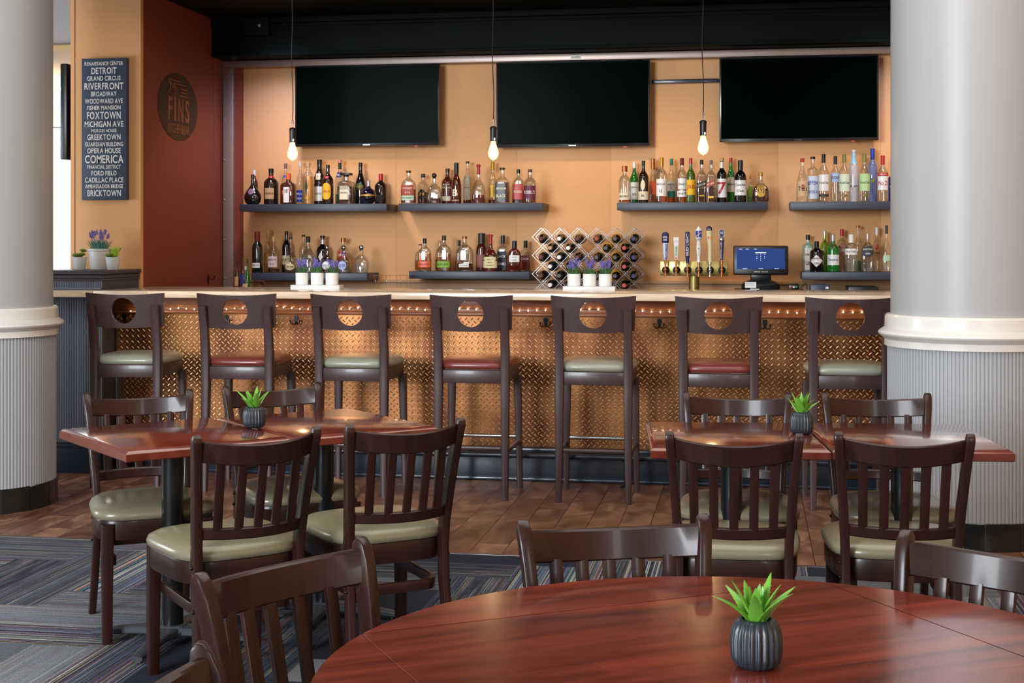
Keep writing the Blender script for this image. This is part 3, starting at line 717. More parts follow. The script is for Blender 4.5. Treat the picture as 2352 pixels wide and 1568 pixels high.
for i, (m_, a, f, lb) in enumerate(ch):
    loc, rz = wpos(m_[0], m_[1], a, f)
    if i == 0: c0.location = loc; c0.rotation_euler.z = rz; o = c0
    else: o = dup(c0, loc, rz)
    o['label'] = 'dark slat-back chair, ' + lb

# ------------------------------------------------------------------ tables
def pedestal(t, z1, arm=.30, rz=PI/4):
    mb = MB(); mb.lathe([(.038, .055), (.038, z1)], 28); mb.build('post', M['blackpost'], t)
    mb = MB(); mb.box(-.16, .16, -.16, .16, z1, z1+.004); mb.build('mounting_plate', M['iron'], t)
    base = MB()
    base.lathe([(.065, .03), (.066, .05), (.05, .068), (.04, .07)], 24)
    for k in range(4):
        a = rz+k*PI/2; d = Vector((math.cos(a), math.sin(a), 0))
        base.sweep([d*.04+Vector((0, 0, .048)), d*.12+Vector((0, 0, .046)), d*(arm-.04)+Vector((0, 0, .032)), d*arm+Vector((0, 0, .028))], sec_rect(1, 1, .25), [(.085, .034), (.06, .03), (.045, .022), (.042, .016)], up=(0, 0, 1))
    b_ = base.build('base', M['iron'], t)
    for k in range(4):
        a = rz+k*PI/2; mb = MB(); mb.lathe([(.014, 0), (.015, .004), (.005, .008), (.005, .022)], 12, c=(math.cos(a)*(arm-.03), math.sin(a)*(arm-.03), 0)); mb.build('glide', M['steel'], b_)
def make_table():
    t = thing('square_table', '', 'table', group='cherry-topped pedestal tables')
    w2, d2 = .295, .345; mb = MB()
    mb.loft([[Vector((sx_*(w2-k), sy*(d2-k), z)) for sx_, sy in ((-1, -1), (1, -1), (1, 1), (-1, 1))] for z, k in ((.712, .004), (.716, 0), (.738, 0), (.741, .002), (.7485, .013), (.75, .018))])
    mb.build('tabletop', M['table'], t, ang=25)
    pedestal(t, .707)
    return t
t0 = make_table(); t0.location = (-2.031, 4.786, 0); t0.rotation_euler.z = math.radians(44.7)
t0['label'] = 'cherry table with a chipped corner nearest the white-ringed column, tilted pair'
for loc, a, lb in (((-1.600, 5.208, -.004), 44.0, 'cherry table of the tilted pair nearer the copper bar front'),
                   ((-.060, 5.075, 0), 5.5, 'cherry table of the straight pair, nearer the bar stools, aloe at its corner'),
                   ((.532, 5.142, 0), 5.5, 'cherry table of the straight pair with bluish sheen, beside the grey-white column')):
    o = dup(t0, loc, math.radians(a), lb)
# round table: square middle with four drop leaves
rt = thing('round_table', 'large round mahogany table with drop leaves in the front', 'table', (0, 2.234, 0), math.radians(32.6))
Rr = .683; h_ = Rr/math.sqrt(2)
def slab(pts, name, mat):
    mb = MB(); n = len(pts); cxm = sum(p[0] for p in pts)/n; cym = sum(p[1] for p in pts)/n
    R = []
    for z, k in ((.716, .004), (.722, .0), (.742, .0), (.748, .002), (.75, .0045)):
        ring = []
        for p in pts:
            r = math.hypot(*p); ring.append(Vector((p[0]*(1-k/r*(r > Rr*.98)), p[1]*(1-k/r*(r > Rr*.98)), z)))
        R.append(ring)
    mb.loft(R); return mb.build(name, mat, rt, ang=30)
g = .0009
slab([(-h_+g, -h_+g), (h_-g, -h_+g), (h_-g, h_-g), (-h_+g, h_-g)], 'tabletop', M['round'])
for k in range(4):
    a0 = -PI/4+.004+k*PI/2; A = [a0+(PI/2-.008)*i/32 for i in range(33)]
    slab([(Rr*math.cos(a), Rr*math.sin(a)) for a in A], 'drop_leaf', M['round'])
pedestal(rt, .709, .38, PI/4)

# ------------------------------------------------------------------ potted aloes on the tables
def make_aloe(seed):
    rd = random.Random(seed)
    t = thing('potted_aloe', '', 'potted plant', group='aloe plants in ribbed vases')
    mb = MB(); nr = 22
    pr = [(.022, 0), (.030, .001), (.0385, .008), (.0415, .02), (.042, .045), (.040, .06), (.034, .073), (.026, .078), (.0235, .077), (.0235, .066)]
    def fx(a, z): return 1-.095*(.5+.5*math.cos(a*nr))**1.2*min(1, z/.01)*min(1, max(0, (.079-z)/.012))
    mb.lathe(pr, nr*8, fx=fx); mb.build('vase', M['vase'], t, ang=80)
    mb = MB(); mb.lathe([(.022, .06), (.022, .0665)], 16); mb.build('soil', M['soil'], t)
    mb = MB()
    specs = [(rd.uniform(-.12, .12)+i*2*PI/6, rd.uniform(.62, .95), rd.uniform(.075, .1)) for i in range(6)] + [(.5+i*2*PI/5, rd.uniform(.28, .5), rd.uniform(.07, .09)) for i in range(5)] + [(.2+i*2.1, .1, .062) for i in range(3)]
    for az, tilt, ln in specs:
        pts = []; n = 9
        d = Vector((math.cos(az), math.sin(az), 0)); side = Vector((-math.sin(az), math.cos(az), 0))
        p = Vector((0, 0, .066))+d*.006; ang_ = tilt*.75; rings = []
        for i in range(n):
            f = i/(n-1); wd = .0145*(1-f)**.75*(.65+.9*min(f*3, 1)*.5)+.0006
            if 0 < i < n-1 and i % 1 == 0: wd *= 1.0
            nrm = Vector((0, 0, 1))*math.sin(ang_)*1 - d*math.cos(ang_)*1; nrm = -(nrm)
            tdir = d*math.sin(ang_)+Vector((0, 0, 1))*math.cos(ang_); up_ = side.cross(tdir)
            rings.append([p+side*wd, p+side*wd*.5+up_*(-wd*.42), p-side*wd*.5+up_*(-wd*.42), p-side*wd, p-side*wd*.45+up_*(wd*.12), p+side*wd*.45+up_*(wd*.12)])
            p = p+tdir*(ln/(n-1)); ang_ += .07*tilt*(1 if i < 6 else .2)
        mb.loft(rings)
        for i in range(1, n-2):   # small teeth on the leaf edges
            for sgn in (0, 3):
                q = rings[i][sgn]; c_ = (rings[i][0]+rings[i][3])/2; o_ = (q-c_).normalized(); tn = (rings[i+1][sgn]-q).normalized()
                vs = [mb.bm.verts.new(v) for v in (q-tn*.0016-o_*.0004, q+tn*.0016-o_*.0004, q+o_*.002+tn*.0012)]
                mb.bm.faces.new(vs)
    mb.build('leaves', M['aloe'], t, ang=50)
    return t
for sd, loc, rz, lb in ((3, (0.012, 2.303, .75), .4, 'aloe in ribbed charcoal vase on the round table'), (5, (-1.79, 4.965, .75), 1.1, 'aloe in ribbed charcoal vase on the tilted pair of tables'), (8, (.185, 5.13, .75), 2.3, 'aloe in ribbed charcoal vase on the straight pair of tables')):
    o = make_aloe(sd); o.location = loc; o.rotation_euler.z = rz; o['label'] = lb

# ------------------------------------------------------------------ televisions on the back wall
def wall_tv(x0, x1, z0, z1, lb):
    t = thing('wall_television', lb, 'television', ((x0+x1)/2, 10.175, z0), 0, 'flat televisions on the back wall'); w_, h_ = (x1-x0)/2, z1-z0
    mb = MB(); mb.box(-w_, w_, 0, .045, 0, h_, .006); mb.build('bezel', M['tvbezel'], t)
    mb = MB(); mb.box(-w_+.012, w_-.012, -.0012, 0, .022, h_-.012); mb.build('screen', M['tvblack'], t)
    mb = MB(); mb.box(-.3, .3, .046, .122, h_*.25, h_*.8, .01); mb.build('mount', M['black'], t)
    mb = MB(); put_text(mb, 'SAMSUNG', lambda x, z: (x, -.0008, z), -.026, .026, .007, .0135, 0, 1); mb.build('logo', M['chrome'], t)
    mb = MB(); mb.box(w_*.66, w_*.7, .004, .012, -.006, .0); mb.build('sensor', pm('standby_red', (.5, .03, .02, 1), .4, emit=.6), t)
wall_tv(-3.35, -2.245, 2.143, 2.745, 'black television nearest the rust wall, above the two liqueur shelves')
wall_tv(-1.82, -.70, 2.120, 2.742, 'black television in the middle, above the wine rack')
wall_tv(-.206, .896, 2.142, 2.742, 'black television beside the white column, above the scotch shelf')
mb = MB(); mb.box(-.690, -.215, 10.262, 10.2985, 2.577, 2.605, .003)
tag(mb.build('mounting_rail', M['navy']), 'dark horizontal mounting rail joining two televisions on the wall', 'rail')
# pendants
def pendant(x, zt, lb):
    t = thing('pendant_lamp', lb, 'pendant lamp', (x, 8.5, zt), 0, 'bare bulb pendants over the bar')
    up = 3.09-zt
    mb = MB(); mb.tube([(.004*math.sin(k*.9)-.006*k/12, 0, .04+(up-.04)*k/12) for k in range(13)], .0028, 8); mb.build('cord', M['black'], t)
    mb = MB(); mb.lathe([(.0035, 0), (.0035, .025), (.006, .026), (.006, .042), (.003, .045)], 12); mb.build('strain_relief', M['steel'], t)
    mb = MB(); mb.lathe([(.019, -.092), (.0195, -.02), (.0215, -.018), (.0215, -.01), (.016, -.002), (.006, .001)], 28); sk = mb.build('socket', M['black'], t)
    mb = MB(); mb.box(.006, .016, -.0197, -.0185, -.088, -.072); mb.build('sticker', M['white'], sk)
    mb = MB(); pr = [(.014, -.093), (.016, -.105), (.024, -.13), (.031, -.155), (.032, -.168), (.028, -.185), (.018, -.198), (.006, -.204), (.003, -.208), (.0005, -.209)]
    mb.lathe(pr, 28); b_ = mb.build('bulb', M['bulbglass'], t)
    mb = MB(); mb.lathe([(.002, -.1), (.012, -.115), (.019, -.14), (.0225, -.162), (.018, -.182), (.006, -.195)], 20); mb.build('filament', pm('filament_glow', (1, .70, .36, 1), .5, emit=34), b_)
m = bpy.data.materials.new('warm_bulb_glass'); m.use_nodes = True; nt = m.node_tree; nt.nodes.clear()
o_ = N(nt, 'ShaderNodeOutputMaterial'); tr = N(nt, 'ShaderNodeBsdfTransparent'); em = N(nt, 'ShaderNodeEmission'); em.inputs[0].default_value = (1, .5, .14, 1); em.inputs[1].default_value = 1.4
ads = N(nt, 'ShaderNodeAddShader'); nt.links.new(tr.outputs[0], ads.inputs[0]); nt.links.new(em.outputs[0], ads.inputs[1]); nt.links.new(ads.outputs[0], o_.inputs[0]); M['bulbglass'] = m
pendant(-2.814, 2.146, 'lit bare bulb pendant beside the television nearest the rust wall')
pendant(-1.538, 2.137, 'lit bare bulb pendant at the edge of the middle television')
pendant(-.268, 2.156, 'lit bare bulb pendant between the middle television and the one by the column')

# ------------------------------------------------------------------ street-name canvas and wall emblem
t = thing('street_name_canvas', 'tall dark blue canvas of white Detroit place names on the apricot wall', 'wall sign', (-4.1735, 8.757, 1.708))
mb = MB(); mb.box(-.1565, .1565, -.04, 0, 0, .929, .002); mb.build('canvas', pm('slate_blue_canvas', rgb(50, 66, 88), .6, bump=.1, bs=200), t)
mb = MB()
SG = [("RENAISSANCE CENTER", 150, 532, 92, 130), ("DETROIT", 217, 467, 150, 215), ("GRAND CIRCUS", 173, 507, 235, 282), ("RIVERFRONT", 148, 535, 302, 370), ("BROADWAY", 215, 467, 388, 438),
      ("WOODWARD AVE", 152, 530, 460, 510), ("FISHER MANSION", 173, 507, 530, 572), ("FOXTOWN", 173, 508, 590, 665), ("MICHIGAN AVE", 150, 535, 685, 743), ("MOROSS HOUSE", 217, 466, 763, 797),
      ("GREEKTOWN", 176, 507, 815, 873), ("GUARDIAN BUILDING", 152, 533, 893, 937), ("OPERA HOUSE", 176, 508, 953, 1006), ("COMERICA", 153, 535, 1023, 1105), ("FINANCIAL DISTRICT", 176, 510, 1122, 1160),
      ("FORD FIELD", 218, 467, 1180, 1228), ("CADILLAC PLACE", 153, 535, 1246, 1298), ("AMBASSADOR BRIDGE", 155, 532, 1315, 1355), ("BRICKTOWN", 178, 510, 1372, 1434)]
for s_, a0, a1, b0, b1 in SG:
    X_ = lambda v: -.1565+.313*(v-120)/445; Z_ = lambda v: .929*(1-(v-58)/1412)
    put_text(mb, s_, lambda x, z: (x, -.0412, z), X_(a0), X_(a1), Z_(b1), Z_(b0), 0, 1)
mb.build('lettering', M['white'], t)
t = thing('wall_emblem', 'large round dark emblem with fish drawing and FINS lettering on the rust wall', 'emblem', (-3.938, 9.376, 2.375))
mb = MB(); mb.loft([[Vector((x, .348*math.cos(2*PI*i/72), .235*math.sin(2*PI*i/72))) for i in range(72)] for x in (.0003, .003)]); mb.build('disc', pm('emblem_brown', rgb(58, 40, 26), .6), t)
mb = MB(); fn = lambda y, z: (.0038, y, z)
put_text(mb, 'F', fn, -.176, -.108, -.101, .063, 0, 1); put_text(mb, 'I', fn, -.074, -.044, -.101, .063, 0, 1); put_text(mb, 'N', fn, .0, .085, -.101, .063, 0, 1); put_text(mb, 'S', fn, .12, .195, -.101, .063, 0, 1)
put_text(mb, 'KITCHEN&BAR', fn, -.176, .195, -.185, -.122, 0, 0, .05)
def stroke(pts, r=.0035): mb.sweep([(.0040, y, z) for y, z in pts], [(-1, -1), (1, -1), (1, 1), (-1, 1)], r, mi=0, up=(1, 0, 0))
for q in (((-.17, .178), (.03, .178)), ((-.17, .178), (-.145, .14), (-.14, .12), (-.17, .09), (-.165, .085)), ((-.165, .17), (-.11, .14), (-.095, .125)), ((-.085, .158), (.13, .158)), ((-.085, .158), (-.065, .115), (-.06, .095), (-.085, .07), (-.07, .066)),
          ((-.08, .152), (-.02, .11), (-.04, .09)), ((.03, .13), (.15, .13)), ((.04, .105), (.14, .105)), ((.02, .082), (.17, .082))): stroke(q)
mb.build('lettering', pm('emblem_rust', rgb(150, 84, 60), .6), t)
hk2 = thing('wall_hook', 'small black hook low on the rust wall by the countertop', 'hook', (-3.935, 9.93, 1.16))
mb = MB(); mb.box(-.002, .003, -.012, .012, -.03, .03, .002); mb.build('plate', M['hook'], hk2)
mb = MB(); mb.tube([(.004, 0, .01), (.03, 0, -.005), (.045, 0, .0), (.05, 0, .02)], .004, 8); mb.build('prong', M['hook'], hk2)
bx = thing('lock_box', 'small dark access box with round lock on the black soffit', 'box', (-3.58, 9.974, 2.95))
mb = MB(); mb.box(-.105, .105, -.03, 0, 0, .135, .004); mb.build('case', M['black_ceiling'], bx)
mb = MB(); mb.sweep([(.036, -.031, .07), (.036, -.037, .07)], [(math.cos(k*PI/8), math.sin(k*PI/8)) for k in range(16)], .011); mb.build('lock', M['steel'], bx)
st = MB(); st.box(-1.275, -1.2, 10.1975, 10.1995, 2.762, 2.787); put_text(st, 'ALARM', lambda x, z: (x, 10.197, z), -1.265, -1.21, 2.769, 2.781, 1)
tag(st.build('sticker', [pm('sticker_mint', rgb(206, 214, 200), .5), M['black']]), 'small pale sticker in the middle of the metal beam', 'sticker')

# ------------------------------------------------------------------ shelves, back counter
def shelf(x0, x1, z, lb):
    mb = MB(); mb.box(x0, x1, 9.975, 10.299, z-.054, z-.0004, .002); tag(mb.build('wall_shelf', M['shelf']), lb, 'shelf', 'charcoal floating shelves')
shelf(-3.71, -2.592, 1.711, 'charcoal floating shelf, upper one by the rust wall'); shelf(-2.504, -1.45, 1.711, 'charcoal floating shelf under the middle television')
shelf(-.918, .131, 1.710, 'charcoal floating shelf above the beer tower'); shelf(.283, 1.4, 1.710, 'charcoal floating shelf, upper one running behind the white column')
shelf(-3.62, -2.738, 1.204, 'charcoal floating shelf, lower one by the rust wall'); shelf(-2.426, -1.545, 1.220, 'charcoal floating shelf, lower one beside the wine rack'); shelf(.362, 1.4, 1.225, 'charcoal floating shelf, lower one running behind the white column')
bc = thing('back_counter', 'low wooden back counter along the wall behind the bar', 'counter', (0, 9.62, 0))
mb = MB(); mb.box(-3.79, 3.1, .02, .66, 0, .92); mb.build('body', M['slate'], bc)
mb = MB(); mb.box(-3.79, 3.1, 0, .66, .92, .949, .004); mb.build('top', M['apron'], bc)
mb = MB(); mb.box(-3.79, -3.47, 9.80, 10.1, .95, .999, .004); tag(mb.build('bottle_riser', M['black']), 'black riser step in the corner behind the bar', 'riser')

# ------------------------------------------------------------------ bottles
COL = dict(white=(226, 226, 224), cream=(222, 212, 184), cream2=(216, 204, 160), mauve=(128, 96, 122), tan=(186, 150, 106), tan2=(206, 176, 136), red=(176, 36, 36), blue=(38, 62, 160), rust=(160, 66, 44),
           dkgreen=(24, 52, 34), green2=(60, 84, 40), gold=(196, 156, 74), yellow=(232, 178, 30), navy=(34, 40, 96), pink=(206, 112, 100), dkgray=(40, 40, 46), silver=(200, 200, 204), pinkish=(206, 186, 186),
           ltblue=(166, 184, 222), brown=(70, 44, 34), dkbrown=(44, 30, 24), black=(16, 16, 18), orange=(216, 92, 40), taupe=(120, 94, 86), frost=(196, 200, 204), copper=(170, 104, 58), mint=(176, 206, 176), mintw=(206, 222, 196),
           mintg=(176, 212, 150), linen=(192, 188, 176), plum=(104, 40, 66), lime=(124, 170, 40), rose=(160, 104, 100), navyb=(26, 36, 58), teal=(30, 130, 116), ltblue2=(150, 196, 226), olive=(120, 112, 50), dkred=(100, 24, 26),
           ltfrost=(206, 218, 232), redwax=(160, 24, 34), cobalt=(26, 34, 110), none=(0, 0, 0))
def cm(k, gl=.4): return pm('tint_'+k, rgb(*COL[k]), gl, metal=.8 if k in ('silver', 'gold', 'copper') else 0)
GLS = {'clear': thinglass('bottle_clear', (.93, .95, .94, 1), .05), 'clearp': thinglass('bottle_clear_thick', (.86, .88, .87, 1), .12), 'frostg': thinglass('bottle_frosted', (.82, .88, .94, 1), .08, .35),
       'blueg': thinglass('bottle_frosted_blue', (.42, .52, .86, 1), .08, .3), 'aqua': thinglass('bottle_aqua', (.66, .9, .88, 1), .08, .25)}
for k, c_ in dict(black=(14, 13, 14), dkred=(60, 14, 14), dkbrown=(36, 20, 14), amberd=(70, 34, 16), dkgreen=(14, 24, 16), purple=(26, 14, 34), redbrn=(78, 24, 14), green=(26, 108, 36), green3=(66, 92, 26), green4=(128, 150, 30), cobalt=(24, 30, 104)).items():
    GLS[k] = pm('bottle_'+k, rgb(*c_), .08, coat=.6, spec=.6)
def liqm(k):
    tint = dict(gold=(.95, .68, .28), brown=(.34, .12, .05), tan=(.9, .72, .42), amber=(.8, .32, .1), red=(.5, .1, .05), redbrn2=(.3, .09, .04), green=(.3, .7, .2), dkgreen=(.12, .3, .12), frostl=(.93, .96, .97))[k]
    return thinglass('spirit_'+k, tint+(1,), .03, .06 if k == 'frostl' else .22)
LQ = {}
STY = {  # profile (z, r), superellipse power, depth ratio
 'round': ([(0, .9), (.012, .98), (.03, 1), (.58, 1), (.64, .93), (.7, .7), (.745, .42), (.78, .33), (1, .3)], 2, 1),
 'spirit': ([(0, .9), (.012, .98), (.03, 1), (.54, 1), (.62, .88), (.7, .56), (.76, .38), (.82, .33), (1, .3)], 2, 1),
 'wine': ([(0, .95), (.02, 1), (.62, 1), (.68, .88), (.74, .55), (.79, .38), (1, .36)], 2, 1),
 'tall': ([(0, .93), (.02, 1), (.66, 1), (.72, .85), (.77, .48), (.82, .36), (1, .34)], 2, 1),
 'tallsq': ([(0, .95), (.02, 1), (.70, 1), (.73, .9), (.76, .46), (.79, .36), (1, .34)], 3.4, .95),
 'square': ([(0, .95), (.02, 1), (.6, 1), (.66, .92), (.72, .52), (.76, .33), (1, .3)], 6, .95),
 'flask': ([(0, .9), (.03, 1), (.5, 1), (.6, .94), (.68, .74), (.74, .4), (.78, .26), (1, .25)], 3.2, .62),
 'squat': ([(0, .82), (.03, .92), (.2, 1), (.38, .98), (.5, .82), (.6, .48), (.67, .25), (1, .2)], 3, .66),
 'tear': ([(0, .62), (.05, .85), (.2, 1), (.32, .95), (.45, .7), (.56, .4), (.66, .2), (1, .16)], 2, .7),
 'orb': ([(0, .45), (.05, .68), (.18, .93), (.34, 1), (.48, .93), (.6, .68), (.68, .34), (.74, .2), (1, .17)], 2, 1),
 'bell': ([(0, .95), (.03, 1), (.25, 1), (.45, .88), (.58, .6), (.68, .32), (.75, .25), (1, .23)], 2.4, .8),
 'jug': ([(0, .9), (.03, 1), (.3, 1), (.42, .9), (.52, .62), (.6, .32), (.66, .24), (1, .2)], 2.6, .85),
 'slope': ([(0, .95), (.02, 1), (.42, 1), (.55, .84), (.68, .5), (.76, .34), (1, .29)], 2, 1),
 'robe': ([(0, .95), (.02, 1), (.45, 1), (.5, .93), (.55, 1), (.62, .95), (.72, .6), (.8, .42), (1, .38)], 2, 1),
 'apoth': ([(0, .97), (.02, 1), (.62, 1), (.7, .85), (.75, .45), (.8, .3), (1, .3)], 2, 1),
 'deccap': ([(0, .97), (.02, 1), (.68, 1), (.72, .9), (.76, .32), (1, .3)], 7, .9)}
def make_bottle(sh, X_, Y_, z0, h, R, st, gl, liq, fill, cap, cf, labs, lab):
    prof, n, dy = STY[st]
    t = thing('liquor_bottle', lab, 'bottle', (X_, Y_, z0+.0002), random.uniform(-.08, .08), 'liquor bottles on the '+{'S0': 'riser in the corner'}.get(sh, lab.rsplit(', ', 1)[1]))
    def rad(z):
        f = z/h
        for (a, ra), (b_, rb) in zip(prof, prof[1:]):
            if f <= b_: return R*(ra+(rb-ra)*(f-a)/(b_-a))
        return R*prof[-1][1]
    seg = 28 if n < 3 else 40
    zc = h*(1-cf)
    ball = cap in ('ball', 'ballb')
    bz = [f*h for f, _ in prof if f*h < zc-.004]+[zc]
    # smooth the shoulder
    zs = []
    for a, b_ in zip(bz, bz[1:]): zs += [a, (a+b_)/2] if b_-a > .012 else [a]
    zs.append(bz[-1])
    nn = lambda z: n if z < .55*h else 2+(n-2)*max(0, 1-(z/h-.55)/.17)
    def ring(z, k, zz=None):
        r = rad(z)*k; e = nn(z); d_ = dy+(1-dy)*max(0, min(1, (z/h-.6)/.16))
        return [Vector((sgnp(math.cos(2*PI*i/seg), 2/e)*r, sgnp(math.sin(2*PI*i/seg), 2/e)*r*d_, z if zz is None else zz)) for i in range(seg)]
    mb = MB(); mb.loft([ring(z, 1) for z in zs]); mb.build('glass_body', GLS[gl], t, ang=50)
    if liq:
        if liq not in LQ: LQ[liq] = liqm(liq)
        lz = [z for z in zs if .02*h < z < fill*h*.78]; top = fill*h*.78
        mb = MB(); mb.loft([ring(.006, .88, .006)] + [ring(z, .92) for z in lz] + [ring(top, .92)]); mb.build('liquid', LQ[liq], t, ang=50)
    rn = rad(zc)
    mb = MB()
    if ball:
        rb = (h-zc)*.46; mb.lathe([(rn*1.1, zc), (rn*1.15, zc+rb*.25)], 16); mb.ball((0, 0, h-rb), rb, 16)
        mb.build('cap', M['chrome'] if cap == 'ball' else cm('dkbrown'), t)
    elif cap == 'redwax':
        mb.loft([ring(z, 1.07) for z in (zc, zc+.3*(h-zc), zc+.7*(h-zc))] + [ring(h*.93, 1.5, h*.93), ring(h*.96, 1.5, h*.96), ring(h*.985, 1.2, h)]); mb.build('cap', cm('redwax', .3), t)
    elif st == 'deccap':
        mb.box(-R*.66, R*.66, -R*.6, R*.6, zc+.01, h, .003); mb.lathe([(rn*1.05, zc), (rn*1.05, zc+.012)], 16); mb.build('cap', cm('black'), t)
    else:
        k = 1.3 if cf < .08 else 1.1
        if cap == 'copper' and cf >= .12: k = 1.5
        mb.lathe([(rn*k, zc), (rn*k, h-.002), (rn*k*.86, h)], 18); mb.build('cap', cm(cap, .35), t)
    # labels wrapped on the front of the bottle
    for (lz, lh, lw, lc, txt, tcol, shp) in labs:
        zc_, hh = lz*h, lh*h/2
        if shp == 'collar':
            mb = MB(); mb.loft([ring(z, 1.03) for z in (zc_-hh, zc_, zc_+hh)]); mb.build('collar', cm(lc), t); continue
        r0 = rad(zc_)
        def surf(x, z, off=.0008):
            r = max(rad(z), 1e-4); e = nn(z); d_ = dy+(1-dy)*max(0, min(1, (z/h-.6)/.16))
            q = min(.995, abs(x)/r); return (x, -d_*r*(1-q**e)**(1/e)-off, z)
        W_ = (lw or .86)*r0*.97; mb = MB()
        if shp in ('rect', 'slant', 'big'):
            nxx, nz_ = 12, 5; sk = .32 if shp == 'slant' else 0
            g_ = [[mb.bm.verts.new(surf(W_*(-1+2*i/nxx), zc_+hh*(-1+2*j/nz_)+sk*W_*(-1+2*i/nxx))) for i in range(nxx+1)] for j in range(nz_+1)]
            for j in range(nz_):
                for i in range(nxx): mb.bm.faces.new((g_[j][i], g_[j][i+1], g_[j+1][i+1], g_[j+1][i]))
        elif shp in ('oval', 'arch', 'diamond'):
            e = {'oval': 2, 'arch': 3.2, 'diamond': 1.05}[shp]; sk = 0; na = 32; prev = None; c_ = mb.bm.verts.new(surf(0, zc_))
            for f_ in (.35, .7, 1):
                cur = [mb.bm.verts.new(surf(W_*f_*sgnp(math.cos(2*PI*i/na), 2/e), zc_+hh*f_*sgnp(math.sin(2*PI*i/na), 2/e))) for i in range(na)]
                for i in range(na):
                    j = (i+1) % na
                    mb.bm.faces.new((c_, cur[i], cur[j]) if prev is None else (prev[i], cur[i], cur[j], prev[j]))
                prev = cur
        else: sk = 0
        if txt:
            nl = len(txt); lhh = 2*hh*.8/nl
            for q, s_ in enumerate(txt):
                zc2 = zc_+hh*.8-lhh*(q+.5); th = lhh*(.42 if shp != 'text' else .7) if shp != 'big' else lhh*.8
                if shp in ('rect',) and nl == 1: th = min(th, 2*hh*.4)
                asp = text2d(s_, 1)[2]; tw = min(W_*2*(.86 if shp != 'diamond' else .62), asp*th*(1.1 if shp != 'big' else 1.2))
                if shp == 'text': tw = min(r0*1.5, asp*th*1.1)
                th = min(th, tw/asp*1.9)
                put_text(mb, s_, lambda x, z: surf(x, z+sk*x, .0016), -tw/2, tw/2, zc2-th/2, zc2+th/2, 1, 1, cut=R*.16)
        mb.build('label' if shp != 'text' else 'printed_lettering', [cm(lc, .55), cm(tcol or 'white', .55)], t, ang=70)
